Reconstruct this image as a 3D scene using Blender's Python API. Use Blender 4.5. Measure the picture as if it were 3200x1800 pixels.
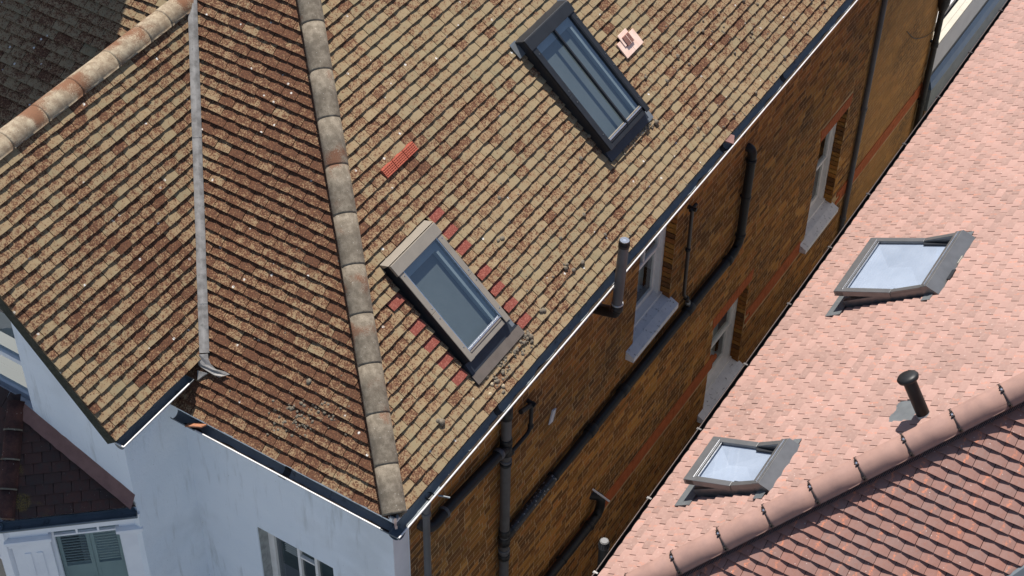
import bpy, bmesh, math, random
from mathutils import Vector, Matrix, noise
random.seed(7)
V = Vector
for o in list(bpy.data.objects): bpy.data.objects.remove(o)
sc = bpy.context.scene
col = sc.collection

# ------------------------------------------------------------------ camera
FPX = 5732.55
CAM = V((5.9545, -7.8548, 12.6159))
RIGHT = V((0.844479, 0.535385, 0.014748)); DOWN = V((0.386196, -0.589619, -0.709367)); FWD = V((-0.371089, 0.604741, -0.704685))
cam = bpy.data.cameras.new('camera'); camo = bpy.data.objects.new('camera', cam); col.objects.link(camo)
cam.sensor_width = 36; cam.lens = FPX / 3200 * 36; cam.clip_start = .1; cam.clip_end = 2000
camo.matrix_world = Matrix(((RIGHT.x, -DOWN.x, -FWD.x, CAM.x), (RIGHT.y, -DOWN.y, -FWD.y, CAM.y), (RIGHT.z, -DOWN.z, -FWD.z, CAM.z), (0, 0, 0, 1)))
sc.camera = camo

# ------------------------------------------------------------------ sky, sun, exposure
SUN = V((-.29, .36, .885)).normalized()
w = bpy.data.worlds.new('World'); sc.world = w; w.use_nodes = True
nt = w.node_tree
sky = nt.nodes.new('ShaderNodeTexSky'); sky.sky_type = 'NISHITA'; sky.sun_disc = False
sky.sun_elevation = math.asin(SUN.z); sky.sun_rotation = math.atan2(SUN.x, SUN.y)
sky.air_density = 1.0; sky.dust_density = .6; sky.ozone_density = 1.5
nt.links.new(sky.outputs[0], nt.nodes['Background'].inputs[0])
nt.nodes['Background'].inputs[1].default_value = .086
sl = bpy.data.lights.new('sun', 'SUN'); sl.energy = 5.0; sl.angle = math.radians(.53); sl.color = (1, .95, .88)
slo = bpy.data.objects.new('sun', sl); col.objects.link(slo); slo.location = (-20, 30, 60)
slo.rotation_euler = SUN.to_track_quat('Z', 'Y').to_euler()
sc.view_settings.view_transform = 'Standard'; sc.view_settings.look = 'None'
sc.view_settings.gamma = 1; sc.view_settings.use_curve_mapping = False
sc.view_settings.exposure = .40
sc.render.engine = 'CYCLES'
sc.cycles.max_bounces = 8; sc.cycles.transparent_max_bounces = 16

# ------------------------------------------------------------------ helpers
WO = {}                                     # world origin of each object

def project(P):
    q = P - CAM; z = q.dot(FWD)
    return (1600 + FPX * q.dot(RIGHT) / z, 900 + FPX * q.dot(DOWN) / z, z)

def link(o, name, parent, origin):
    col.objects.link(o); WO[o.name] = origin
    if parent is not None:
        o.parent = parent; o.location = origin - WO[parent.name]
    else: o.location = origin
    return o

def empty(name, loc, parent=None):
    o = bpy.data.objects.new(name, None); o.empty_display_size = .2
    return link(o, name, parent, V(loc))

def tag(o, label=None, cat=None, group=None, kind=None):
    for k, v in (('label', label), ('category', cat), ('group', group), ('kind', kind)):
        if v: o[k] = v
    return o

class MB:
    def __init__(s): s.v = []; s.f = []; s.tc = []; s.tv = []; s.sm = []
    def add(s, verts, faces, tc=None, tv=None, smooth=False):
        b = len(s.v); s.v += [V(p) for p in verts]
        s.f += [tuple(i + b for i in f) for f in faces]; s.sm += [smooth] * len(faces)
        s.tc += [tc or (0, 0, 0, 0)] * len(verts) if not isinstance(tc, list) else tc
        s.tv += tv if tv else [(0, 0, 0, 0)] * len(verts)
        return s
    def box(s, M, x0, x1, y0, y1, z0, z1, **k):
        vs = [M @ V((x, y, z)) for z in (z0, z1) for y in (y0, y1) for x in (x0, x1)]
        return s.add(vs, [(0, 2, 3, 1), (4, 5, 7, 6), (0, 1, 5, 4), (2, 6, 7, 3), (0, 4, 6, 2), (1, 3, 7, 5)], **k)
    def hexa(s, p, **k):       # eight corners: bottom ring 0..3, top ring 4..7
        return s.add(p, [(3, 2, 1, 0), (4, 5, 6, 7), (0, 1, 5, 4), (1, 2, 6, 5), (2, 3, 7, 6), (3, 0, 4, 7)], **k)
    def tube(s, pts, r, n=16, caps=True, rr=None):
        pts = [V(p) for p in pts]; t = []
        for i in range(len(pts)):
            a = pts[max(i - 1, 0)]; b = pts[min(i + 1, len(pts) - 1)]; t.append((b - a).normalized())
        ref = t[0].orthogonal().normalized(); rings = []
        for i, p in enumerate(pts):
            ref = (ref - t[i] * ref.dot(t[i])).normalized(); bi = t[i].cross(ref); q = rr[i] if rr else r
            rings.append([p + (ref * math.cos(2 * math.pi * k / n) + bi * math.sin(2 * math.pi * k / n)) * q for k in range(n)])
        vs = [x for g in rings for x in g]; fs = []
        for i in range(len(pts) - 1):
            for k in range(n):
                k2 = (k + 1) % n; fs.append((i * n + k, i * n + k2, (i + 1) * n + k2, (i + 1) * n + k))
        s.add(vs, fs, smooth=True)
        if caps:
            s.add(rings[0], [tuple(reversed(range(n)))]); s.add(rings[-1], [tuple(range(n))])
        return s
    def sweep(s, prof, A, B, X, Z, closed=False, smooth=False):     # profile (x,z) swept from A to B, X and Z its axes
        n = len(prof); A = V(A); B = V(B)
        vs = [q + X * x + Z * z for q in (A, B) for x, z in prof]
        fs = [(i, (i + 1) % n, n + (i + 1) % n, n + i) for i in range(n if closed else n - 1)]
        s.add(vs, fs, smooth=smooth)
        if closed: s.add([A + X * x + Z * z for x, z in prof], [tuple(reversed(range(n)))]); s.add([B + X * x + Z * z for x, z in prof], [tuple(range(n))])
        return s
    def build(s, name, mat, parent=None, bevel=0):
        lo = V((min(p.x for p in s.v), min(p.y for p in s.v), min(p.z for p in s.v)))
        hi = V((max(p.x for p in s.v), max(p.y for p in s.v), max(p.z for p in s.v)))
        c = (lo + hi) / 2
        if parent is None: c.z = lo.z
        me = bpy.data.meshes.new(name); me.from_pydata([tuple(p - c) for p in s.v], [], s.f)
        me.polygons.foreach_set('use_smooth', s.sm)
        if any(x != (0, 0, 0, 0) for x in s.tc[:1]):
            a = me.color_attributes.new('tc', 'FLOAT_COLOR', 'POINT'); a.data.foreach_set('color', [c_ for x in s.tc for c_ in x])
            a = me.color_attributes.new('tv', 'FLOAT_COLOR', 'POINT'); a.data.foreach_set('color', [c_ for x in s.tv for c_ in x])
        me.materials.append(mat); me.update()
        o = bpy.data.objects.new(name, me); link(o, name, parent, c)
        if bevel:
            m = o.modifiers.new('bevel', 'BEVEL'); m.width = bevel; m.segments = 2; m.limit_method = 'ANGLE'
        return o

def frame(O, u, s, n):
    return Matrix(((u.x, s.x, n.x, O.x), (u.y, s.y, n.y, O.y), (u.z, s.z, n.z, O.z), (0, 0, 0, 1)))

def fillet(pts, r, k=6):
    pts = [V(p) for p in pts]; out = [pts[0]]
    for i in range(1, len(pts) - 1):
        a, b, c = pts[i - 1], pts[i], pts[i + 1]
        d1 = min(r, (a - b).length * .49); d2 = min(r, (c - b).length * .49)
        p, q = b + (a - b).normalized() * d1, b + (c - b).normalized() * d2
        for j in range(k + 1):
            t = j / k; out.append(p * (1 - t) ** 2 + b * 2 * t * (1 - t) + q * t * t)
    return out + [pts[-1]]

ID = Matrix.Identity(4)
X, Y, Z = V((1, 0, 0)), V((0, 1, 0)), V((0, 0, 1))

# ------------------------------------------------------------------ materials
class NT:
    def __init__(s, name, rough=.8, metal=0, spec=.3):
        s.m = bpy.data.materials.new(name); s.m.use_nodes = True; s.t = s.m.node_tree
        s.b = s.t.nodes['Principled BSDF']; s.b.inputs['Roughness'].default_value = rough
        s.b.inputs['Metallic'].default_value = metal; s.b.inputs['Specular IOR Level'].default_value = spec
        s.pos = s.t.nodes.new('ShaderNodeNewGeometry').outputs['Position']
    def set(s, sock, val):
        if hasattr(val, 'is_linked') or hasattr(val, 'links'): s.t.links.new(val, sock)
        elif isinstance(val, (tuple, list)): sock.default_value = tuple(val) + ((1,) if len(val) == 3 and len(sock.default_value) == 4 else ())
        else: sock.default_value = val
    def math(s, op, a, b=None, c=None, clamp=False):
        n = s.t.nodes.new('ShaderNodeMath'); n.operation = op; n.use_clamp = clamp
        for i, x in enumerate((a, b, c)):
            if x is not None: s.set(n.inputs[i], x)
        return n.outputs[0]
    def ramp(s, f, a, b, lo=0., hi=1.):
        n = s.t.nodes.new('ShaderNodeMapRange'); n.interpolation_type = 'SMOOTHSTEP'
        s.set(n.inputs[0], f); s.set(n.inputs[1], a); s.set(n.inputs[2], b); s.set(n.inputs[3], lo); s.set(n.inputs[4], hi)
        return n.outputs[0]
    def mix(s, f, a, b, mode='MIX'):
        n = s.t.nodes.new('ShaderNodeMix'); n.data_type = 'RGBA'; n.blend_type = mode
        s.set(n.inputs[0], f); s.set(n.inputs[6], a); s.set(n.inputs[7], b); return n.outputs[2]
    def scale(s, vec, k):
        n = s.t.nodes.new('ShaderNodeVectorMath'); n.operation = 'MULTIPLY'; s.set(n.inputs[0], vec)
        n.inputs[1].default_value = k if isinstance(k, tuple) else (k, k, k); return n.outputs[0]
    def vadd(s, a, b):
        n = s.t.nodes.new('ShaderNodeVectorMath'); n.operation = 'ADD'; s.set(n.inputs[0], a); s.set(n.inputs[1], b); return n.outputs[0]
    def noise(s, sc_, detail=2, rough=.5, vec=None, dist=0):
        n = s.t.nodes.new('ShaderNodeTexNoise'); n.inputs['Scale'].default_value = sc_; n.inputs['Detail'].default_value = detail
        n.inputs['Roughness'].default_value = rough; n.inputs['Distortion'].default_value = dist
        s.t.links.new(vec or s.pos, n.inputs['Vector']); return n.outputs[0]
    def voro(s, sc_, vec=None, rnd=1, out='Distance'):
        n = s.t.nodes.new('ShaderNodeTexVoronoi'); n.inputs['Scale'].default_value = sc_; n.inputs['Randomness'].default_value = rnd
        s.t.links.new(vec or s.pos, n.inputs['Vector']); return n.outputs[out]
    def attr(s, name):
        n = s.t.nodes.new('ShaderNodeAttribute'); n.attribute_name = name
        q = s.t.nodes.new('ShaderNodeSeparateColor'); s.t.links.new(n.outputs['Color'], q.inputs[0])
        return q.outputs[0], q.outputs[1], q.outputs[2], n.outputs['Alpha'], n.outputs['Color']
    def bump(s, h, strength=.3, dist=.005):
        n = s.t.nodes.new('ShaderNodeBump'); n.inputs['Strength'].default_value = strength; n.inputs['Distance'].default_value = dist
        s.t.links.new(h, n.inputs['Height']); s.t.links.new(n.outputs[0], s.b.inputs['Normal'])
    def out(s, c, rough=None):
        s.set(s.b.inputs['Base Color'], c)
        if rough is not None: s.set(s.b.inputs['Roughness'], rough)
        return s.m

def old_tile_material():
    n = NT('weathered_clay_tile', .92, spec=.15)
    brown, tone, red, seed, _ = n.attr('tc'); u, v, k3, _a, _c = n.attr('tv')
    big = n.noise(1.1, 3); mid = n.noise(20, 2); fine = n.noise(72, 3, .7); fine2 = n.noise(75, 2, .6); soft = n.noise(7, 3)
    lich = n.mix(tone, (.315, .238, .145), (.25, .207, .127))
    lich = n.mix(n.ramp(soft, .35, .7, 0, .55), lich, (.305, .218, .128))
    lich = n.mix(n.ramp(mid, .45, .8, 0, .45), lich, (.235, .188, .105))
    tan_ = n.mix(n.ramp(fine2, .35, .65), (.262, .145, .080), (.32, .19, .105))
    rust = n.mix(n.ramp(fine2, .35, .65), (.085, .042, .027), (.145, .066, .038))
    loc = n.math('ADD', n.math('MULTIPLY_ADD', v, .12, brown), n.math('MULTIPLY', n.math('SUBTRACT', mid, .5), .9))
    c = n.mix(n.ramp(loc, .05, .75, 0, .9), lich, tan_)
    thr = n.math('SUBTRACT', .672, n.math('MULTIPLY', n.ramp(loc, -.15, .95, 0, 1), .32))
    f = n.ramp(n.math('SUBTRACT', fine, thr), -.015, .045)
    c = n.mix(f, c, rust)
    dk = n.voro(34); dm = n.ramp(dk, .10, .17, 1, 0)
    c = n.mix(n.math('MULTIPLY', dm, n.ramp(n.noise(9), .5, .62, 0, .8)), c, (.07, .052, .035))
    wv = n.voro(5.5); c = n.mix(n.math('MULTIPLY', n.ramp(wv, .055, .085, 1, 0), n.ramp(n.noise(60), .4, .55, .2, .95)), c, (.72, .70, .66))
    redc = n.mix(n.ramp(fine, .45, .7), (.20, .055, .042), (.36, .14, .105))
    c = n.mix(red, c, redc)
    c = n.mix(1, c, n.mix(big, (.86, .86, .86), (1.1, 1.08, 1.04)), 'MULTIPLY')
    n.bump(n.math('ADD', fine, n.math('MULTIPLY', mid, .6)), .35, .004)
    return n.out(c)

def dark_roof_material():
    n = NT('dark_red_clay_tile', .75, spec=.3)
    a, tone, r_, s_, _ = n.attr('tc'); fine = n.noise(140, 2, .6); mid = n.noise(20, 2)
    c = n.mix(tone, (.055, .032, .028), (.085, .038, .03))
    c = n.mix(n.ramp(mid, .4, .8, 0, .6), c, (.05, .045, .04))
    c = n.mix(n.ramp(n.voro(26), .05, .09, .55, 0), c, (.34, .32, .28))
    y = n.math('MULTIPLY', n.ramp(n.noise(3.2), .6, .68), n.ramp(fine, .45, .6)); c = n.mix(n.math('MULTIPLY', y, .8), c, (.24, .17, .03))
    n.bump(fine, .3, .003); return n.out(c)

def pink_tile_material(name, a_, b_, c_, streak):
    n = NT(name, .72, spec=.35)
    x1, tone, x3, seed, _ = n.attr('tc'); u, v, k3, _a, _c = n.attr('tv')
    sm = n.noise(6, 3); sv = n.scale(n.pos, (1, 1, 1))
    fine = n.noise(230, 2, .6); mid = n.noise(30, 3, .6)
    c = n.mix(tone, a_, b_); c = n.mix(n.ramp(mid, .42, .8, 0, .55), c, c_)
    # kiln streak running down each tile
    d = n.math('ABSOLUTE', n.math('SUBTRACT', u, n.math('MULTIPLY_ADD', n.noise(14), .5, n.math('MULTIPLY_ADD', seed, .5, 0))))
    st = n.math('MULTIPLY', n.math('MULTIPLY', n.ramp(d, .02, .13, 1, 0), n.ramp(x1, .35, .75)), n.ramp(n.noise(55, 2), .38, .62))
    c = n.mix(n.math('MULTIPLY', st, streak), c, (.56, .20, .11))
    c = n.mix(n.ramp(n.voro(16), .06, .1, .5, 0), c, (.72, .58, .52))
    c = n.mix(1, c, n.mix(n.noise(1.4, 4, .6), (.88, .87, .86), (1.1, 1.1, 1.1)), 'MULTIPLY')
    n.bump(n.math('ADD', fine, mid), .2, .002)
    return n.out(c, n.ramp(mid, .3, .8, .55, .8))

def hip_material(name, base, dark, patch, amt):
    n = NT(name, .9, spec=.15)
    mid = n.noise(16, 4, .65); fine = n.noise(120, 2, .6); big = n.noise(3.5, 2)
    c = n.mix(n.ramp(mid, .35, .7), dark, base)
    c = n.mix(n.ramp(n.math('ADD', big, n.math('MULTIPLY', fine, .35)), .74 - amt, .86 - amt), c, patch)
    c = n.mix(n.ramp(fine, .56, .72, 0, .7), c, (.07, .06, .045))
    c = n.mix(n.ramp(n.voro(22), .05, .12, .6, 0), c, (.5, .47, .41))
    n.bump(n.math('ADD', fine, mid), .5, .005); return n.out(c)

def brick_material():
    n = NT('stock_brick', .9, spec=.12)
    a, tone, r_, seed, cc = n.attr('tc'); fine = n.noise(110, 3, .65); mid = n.noise(18, 2)
    c = n.mix(n.ramp(fine, .45, .8, .0, .65), cc, (.06, .035, .018))
    big = n.noise(.8, 3)
    soot = n.math('MULTIPLY', n.ramp(big, .45, .68, 0, .6), n.ramp(mid, .3, .6))
    c = n.mix(soot, c, (.085, .055, .035))
    n.bump(fine, .6, .006); return n.out(c)

def simple(name, c, rough=.6, metal=0, spec=.4, var=.25, sc_=20, c2=None, bump=0, bsc=80, dirt=None):
    n = NT(name, rough, metal, spec)
    q = n.mix(n.ramp(n.noise(sc_, 3, .6), .3, .75, 0, 1), c, c2 or tuple(x * (1 - var) for x in c))
    if dirt: q = n.mix(n.ramp(n.noise(dirt[1], 4, .7), .56, .72, 0, dirt[2]), q, dirt[0])
    if bump: n.bump(n.noise(bsc, 3, .6), bump, .004)
    return n.out(q)

def render_material():
    n = NT('white_painted_render', .85, spec=.2)
    st = n.noise(1, 4, .65, vec=n.scale(n.pos, (9, 9, 1.1)))
    c = n.mix(n.ramp(n.noise(1.6, 3), .3, .7), (.74, .79, .85), (.79, .83, .88))
    c = n.mix(n.ramp(st, .55, .78, 0, .5), c, (.40, .41, .40))
    c = n.mix(n.ramp(n.noise(.75, 4, .6), .58, .74, 0, .32), c, (.46, .48, .49))
    c = n.mix(n.ramp(n.voro(7), .02, .035, .7, 0), c, (.22, .23, .22))
    sk = n.ramp(n.noise(60, 2, .6, vec=n.scale(n.pos, (1, 1, .4))), .68, .76, 0, .25)
    c = n.mix(sk, c, (.42, .43, .42))
    n.bump(n.math('ADD', n.noise(55, 3, .6), n.math('MULTIPLY', n.noise(9, 2), 1.2)), .55, .012)
    return n.out(c)

def glass_material(name, tint, ior, rough=.0):
    n = NT(name); t = n.t; t.nodes.remove(n.b)
    tr = t.nodes.new('ShaderNodeBsdfTransparent'); tr.inputs[0].default_value = tint + (1,)
    gl = t.nodes.new('ShaderNodeBsdfGlossy'); gl.inputs['Roughness'].default_value = rough; gl.inputs[0].default_value = (1, 1, 1, 1)
    lw = t.nodes.new('ShaderNodeLayerWeight'); lw.inputs[0].default_value = .5
    fz = n.math('POWER', lw.outputs['Facing'], 5.0); fz = n.math('MULTIPLY_ADD', fz, 1 - ior, ior)
    mx = t.nodes.new('ShaderNodeMixShader'); t.links.new(fz, mx.inputs[0]); t.links.new(tr.outputs[0], mx.inputs[1]); t.links.new(gl.outputs[0], mx.inputs[2])
    t.links.new(mx.outputs[0], t.nodes['Material Output'].inputs[0]); return n.m

MT = dict(
    tile=old_tile_material(), dtile=dark_roof_material(),
    ptile=pink_tile_material('pink_clay_tile', (.405, .245, .205), (.305, .19, .158), (.45, .30, .25), .45),
    ftile=pink_tile_material('rosy_clay_tile', (.285, .138, .108), (.25, .145, .122), (.27, .122, .088), .9),
    hip=hip_material('weathered_hip_tile', (.255, .215, .165), (.155, .128, .096), (.17, .085, .052), -.02),
    ridge=hip_material('lichened_ridge_tile', (.40, .33, .235), (.25, .19, .13), (.19, .095, .055), .04),
    bridge=simple('smooth_terracotta_ridge', (.345, .205, .165), .8, var=.2, sc_=9, c2=(.29, .175, .145), bump=.15, bsc=200),
    dridge=hip_material('dark_bay_hip_tile', (.10, .045, .038), (.06, .03, .027), (.12, .05, .04), .0),
    brick=brick_material(), mortar=simple('lime_mortar', (.52, .35, .19), .95, spec=.1, c2=(.33, .21, .105), sc_=4, bump=.5),
    band=simple('red_brick_band', (.45, .125, .045), .85, spec=.15, c2=(.34, .095, .038), sc_=14, bump=.3, dirt=((.08, .05, .03), 5, .5)),
    render=render_material(), lilac=simple('lilac_white_paint', (.72, .70, .72), .8, bump=.3, c2=(.64, .62, .64), sc_=3),
    bare=simple('grey_bare_render', (.40, .41, .40), .95, bump=.8, c2=(.26, .27, .26), sc_=14),
    gut=simple('grey_gutter_plastic', (.155, .178, .195), .45, spec=.4, c2=(.12, .14, .155), sc_=5, dirt=((.035, .03, .025), 7, .75)),
    rim=simple('sunlit_gutter_lip', (.72, .70, .68), .35, spec=.6, var=.15, sc_=6, dirt=((.35, .3, .26), 9, .6)),  # sunlit line along the lip put into an always bright off-white
    black=simple('black_plastic', (.014, .014, .015), .45, spec=.3, c2=(.024, .023, .022), sc_=8),
    brownblk=simple('brown_black_gutter', (.03, .022, .02), .3, spec=.6, c2=(.045, .035, .03), sc_=9),
    splash=simple('black_pipe_with_paint_splashes', (.022, .022, .024), .4, spec=.5, sc_=8, dirt=((.55, .56, .58), 24, 1)),
    grey=simple('grey_pipe_plastic', (.10, .10, .108), .45, spec=.4, c2=(.075, .073, .074), sc_=4),
    stack=simple('faded_soil_stack', (.10, .095, .093), .5, spec=.4, c2=(.07, .062, .058), sc_=5),
    lead=simple('lead_sheet', (.33, .315, .30), .6, .0, c2=(.17, .16, .15), sc_=12, dirt=((.14, .14, .13), 14, .7)),
    flash=simple('grey_flashing', (.25, .27, .28), .4, .5, c2=(.19, .205, .215), sc_=9),
    dflash=simple('slate_blue_flashing', (.035, .042, .055), .45, .2, c2=(.028, .033, .042), sc_=12),
    alu=simple('taupe_aluminium', (.31, .27, .22), .45, .25, c2=(.28, .245, .20), sc_=7),
    balu=simple('grey_aluminium', (.20, .20, .20), .33, .55, c2=(.17, .17, .17), sc_=9),
    steel=simple('bright_trim', (.72, .73, .74), .22, .9, c2=(.55, .56, .57), sc_=14),
    anth=simple('anthracite_aluminium', (.026, .028, .033), .45, .2, c2=(.02, .022, .026), sc_=8),
    corr=simple('pleated_apron', (.30, .255, .22), .6, .1, c2=(.25, .21, .18), sc_=10),
    cop=simple('bright_copper', (.86, .64, .53), .5, .0, c2=(.76, .52, .41), sc_=10),
    copd=simple('copper_grille', (.42, .21, .16), .6, .2, sc_=20),
    terra=simple('terracotta_vent', (.50, .13, .075), .8, c2=(.42, .10, .06), sc_=30, bump=.3),
    white=simple('white_window_paint', (.84, .81, .78), .5, c2=(.76, .73, .70), sc_=9),
    bwhite=simple('bay_white_paint', (.80, .82, .86), .6, c2=(.73, .75, .80), sc_=4),
    sill=simple('painted_stone_sill', (.72, .70, .70), .8, c2=(.62, .61, .62), sc_=7, bump=.3, dirt=((.15, .14, .13), 22, .9)),
    sage=simple('sage_shutter_paint', (.46, .50, .51), .6, c2=(.41, .45, .46), sc_=5),
    dark=simple('dark_interior', (.018, .022, .024), .9), room=simple('pale_blue_shaft', (.345, .385, .445), .8, c2=(.28, .32, .38), sc_=2.5),
    blind=simple('slate_blind', (.18, .20, .205), .7, c2=(.155, .175, .18), sc_=3), reveal=simple('blue_reveal', (.36, .41, .44), .6, c2=(.30, .35, .38), sc_=5),
    glassA=glass_material('roof_glass', (.70, .745, .75), .15), glassB=glass_material('open_roof_glass', (.95, .97, 1), .05),
    glassW=glass_material('window_glass', (.86, .91, .90), .08),
    deck=simple('roof_underlay', (.03, .024, .022), .95), mortarfill=simple('pink_mortar_fillet', (.25, .135, .115), .9, c2=(.20, .105, .09), sc_=10, bump=.4),
    barge=simple('mossy_dark_bargeboard', (.022, .024, .016), .95, c2=(.05, .05, .035), sc_=35, bump=.6),
    path=simple('concrete_path', (.30, .30, .27), .9, c2=(.20, .20, .17), sc_=1.5, bump=.3),
    ground=simple('garden_ground', (.27, .27, .265), .95, c2=(.22, .22, .215), sc_=.3), moss=simple('dry_moss', (.21, .175, .13), .95, c2=(.11, .09, .065), sc_=60, bump=.8),
    lich=simple('pale_crust', (.52, .42, .28), .95, c2=(.40, .32, .21), sc_=40), leaf=simple('bright_leaf', (.16, .28, .06), .6, c2=(.10, .20, .04), sc_=12),
    clay=simple('orange_clay_shard', (.42, .17, .08), .85, c2=(.20, .10, .065), sc_=25, bump=.3), cream=simple('cream_paint', (.50, .47, .395), .7, c2=(.45, .42, .35), sc_=3, dirt=((.35, .3, .22), 12, .4)),
    cut=simple('sooty_brick_reveal', (.22, .135, .07), .95, c2=(.12, .075, .042), sc_=12, bump=.8),
    paleb=simple('fascia_paint', (.58, .57, .57), .6, c2=(.52, .51, .51), sc_=3), fringe=simple('grey_bristle', (.17, .15, .15), .8, c2=(.10, .09, .09), sc_=40),
    skylead=simple('sky_tinted_lead', (.10, .17, .28), .3, .3, c2=(.08, .14, .24), sc_=6), litrim=simple('lit_gutter_edge', (.22, .17, .15), .35, .2, c2=(.12, .09, .08), sc_=9),  # sky reflection and sunlit rim put into these two colours
    tealroom=simple('teal_curtain', (.10, .14, .135), .8, c2=(.07, .10, .10), sc_=6),
    silt=simple('gutter_silt', (.045, .032, .022), .95, c2=(.025, .018, .013), sc_=60, bump=.6),
    steelg=simple('bare_zinc', (.46, .46, .46), .4, .5, c2=(.36, .36, .36), sc_=10),
)

# ------------------------------------------------------------------ tiled slopes
def tile_verts(F, uL, uR, s0, h0, g, cam, drop, th, jit, ln=.165, nc=4):
    vs = []; tv = []
    jl = random.uniform(-jit, jit); jr = random.uniform(-jit, jit); hj = random.uniform(-.35, 1) * jit; hk = random.uniform(-.5, .5) * jit * 1.6
    rid = random.random()
    def row(d, dh, low):
        for i in range(nc + 1):
            t = i / nc; a = uL(s0 + d); b = uR(s0 + d); u = a + (b - a) * t
            e = (jl + (jr - jl) * t + random.uniform(-.0011, .0011)) if d == 0 else 0
            h = h0 + hj + hk * (t - .5) - drop * d - (th if low else 0) + cam * (1 - (2 * t - 1) ** 2)
            vs.append(F @ V((u, s0 + d + e, h))); tv.append((t, min(d / g, 1), rid, 1))
    row(0, 0, True); row(0, 0, False); row(g * .98, 0, False); row(ln, 0, False)
    for i in range(nc + 1):
        vs[nc + 1 + i] = vs[nc + 1 + i]
    n = nc + 1; fs = []
    for r in range(3):
        for i in range(nc): fs.append((r * n + i, r * n + i + 1, (r + 1) * n + i + 1, (r + 1) * n + i))
    fs.append((0, n, 3 * n)); fs.append((nc, 3 * n + nc, n + nc))
    return vs, fs, tv

def tile_slope(parent, F, mat, name, s0, nk, umin, umax, wid=.165, g=.1, ph=0., cam=.0035, drop=.225, th=.017, jit=.003, holes=(), red=(), special=(), colf=None, nind=300, gap=.0052, h0=.038, vis=None):
    tiles = []
    for k in range(nk):
        s = s0 + k * g
        off = ph + (wid / 2 if k % 2 else 0)
        lo = min(umin(s), umin(s + g)); hi = max(umax(s), umax(s + g))
        spec_ = [q for q in special if q[0] == k]; hl = list(holes) + [(q[1], q[2], s, s + g) for q in spec_]
        i0 = math.floor((lo - off) / wid) - 1; i1 = math.ceil((hi - off) / wid) + 1
        for i in range(i0, i1):
            a = off + i * wid + gap / 2 + random.uniform(-.0012, .0012); b = off + (i + 1) * wid - gap / 2 + random.uniform(-.0012, .0012)
            m = (a + b) / 2; sm = s + g / 2
            if b < umin(sm) + .02 or a > umax(sm) - .02: continue
            uL = (lambda q, a=a, b=b: min(max(a, umin(q)), b - .004)); uR = (lambda q, a=a, b=b: max(min(b, umax(q)), a + .004))
            skip = False
            for (x0, x1, y0, y1) in hl:
                if y0 - .012 < sm < y1 + .0 :
                    if a >= x0 - .02 and b <= x1 + .02: skip = True
                    elif a < x0 < b and b <= x1 + .1: b = x0
                    elif a < x1 < b: a = x1
            if skip or b - a < .02: continue
            uL = (lambda q, a=a, b=b: min(max(a, umin(q)), b - .004)); uR = (lambda q, a=a, b=b: max(min(b, umax(q)), a + .004))
            isred = any(a < ru < b and s - .02 <= rs < s + g - .02 for ru, rs in red)
            c = F @ V(((uL(sm) + uR(sm)) / 2, sm, h0))
            tiles.append((s, uL, uR, isred, c, a, b))
        for _k, a, b in spec_: tiles.append((s, (lambda q, a=a: a + .002), (lambda q, b=b: b - .002), True, F @ V(((a + b) / 2, s + g / 2, h0)), a, b))
    nrm = (F.to_3x3() @ Z).normalized()
    def weight(t):
        px, py, z = project(t[4])
        if not (-20 < px < 3220 and -20 < py < 1820) or (vis and not vis(px, py, t[4])): return 0
        return (t[6] - t[5]) * abs((t[4] - CAM).normalized().dot(nrm)) / z ** 2 * (.2 if (t[2](t[0] + .05) - t[1](t[0] + .05)) < .08 else 1)
    order = sorted(range(len(tiles)), key=lambda i: -weight(tiles[i]))
    ind = set(i for i in order[:nind] if weight(tiles[i]) > 0)
    rest = MB()
    for i, t in enumerate(tiles):
        vs, fs, tv = tile_verts(F, t[1], t[2], t[0], h0, g, cam, drop, th, jit)
        tc = colf(t[4], t[3]) if colf else (random.random(), random.random(), 0, random.random())
        tc = (max(tc[0], .001),) + tuple(tc[1:])
        if i in ind:
            m = MB(); m.add(vs, fs, tc=tc, tv=tv); m.build(name, mat, parent)
        else: rest.add(vs, fs, tc=tc, tv=tv)
    if rest.v: tag(rest.build(name + 's_further_off', mat, parent), kind='stuff')
    return tiles

TH = math.radians(41.455); C1, S1 = math.cos(TH), math.sin(TH)
TW = math.radians(49.136); CW, SW = math.cos(TW), math.sin(TW)
TB = math.radians(37.5); CB, SB = math.cos(TB), math.sin(TB)
FM = frame(V((0, 0, -.03)), Y, V((-C1, 0, S1)), V((S1, 0, C1)))          # main slope, faces +x
FH = frame(V((0, 0, -.03)), X, V((0, C1, S1)), V((0, -S1, C1)))          # front slope, faces -y
FW = frame(V((-2.40, 0, .34)), Y, V((-CW, 0, SW)), V((SW, 0, CW)))       # wing slope, faces +x
yb = math.radians(.74); BX, BY = V((math.cos(yb), math.sin(yb), 0)), V((-math.sin(yb), math.cos(yb), 0))
OB = V((1.49, .58, -.985))
FS = frame(OB, -BY, BX * CB + Z * SB, -BX * SB + Z * CB)                 # neighbour's side slope
FF = frame(OB, BX, BY * CB + Z * SB, -BY * SB + Z * CB)                  # neighbour's front slope
XW, YWALL, GZ = -.18, .18, -5.65

# ------------------------------------------------------------------ ground
g = MB(); g.add([(-150, -150, GZ - .012), (150, -150, GZ - .012), (150, 150, GZ - .012), (-150, 150, GZ - .012)], [(0, 1, 2, 3)])
tag(g.build('ground', MT['ground']), kind='structure')
pth = empty('path', (.7, 6, GZ)); tag(pth, kind='structure')
for i in range(16):
    m = MB(); y0 = -1 + i * 1.05
    m.box(ID, XW + .01, 1.52, y0 + .006, y0 + 1.044, GZ - .05, GZ + .004); m.build('paving_slab', MT['path'], pth)

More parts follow.
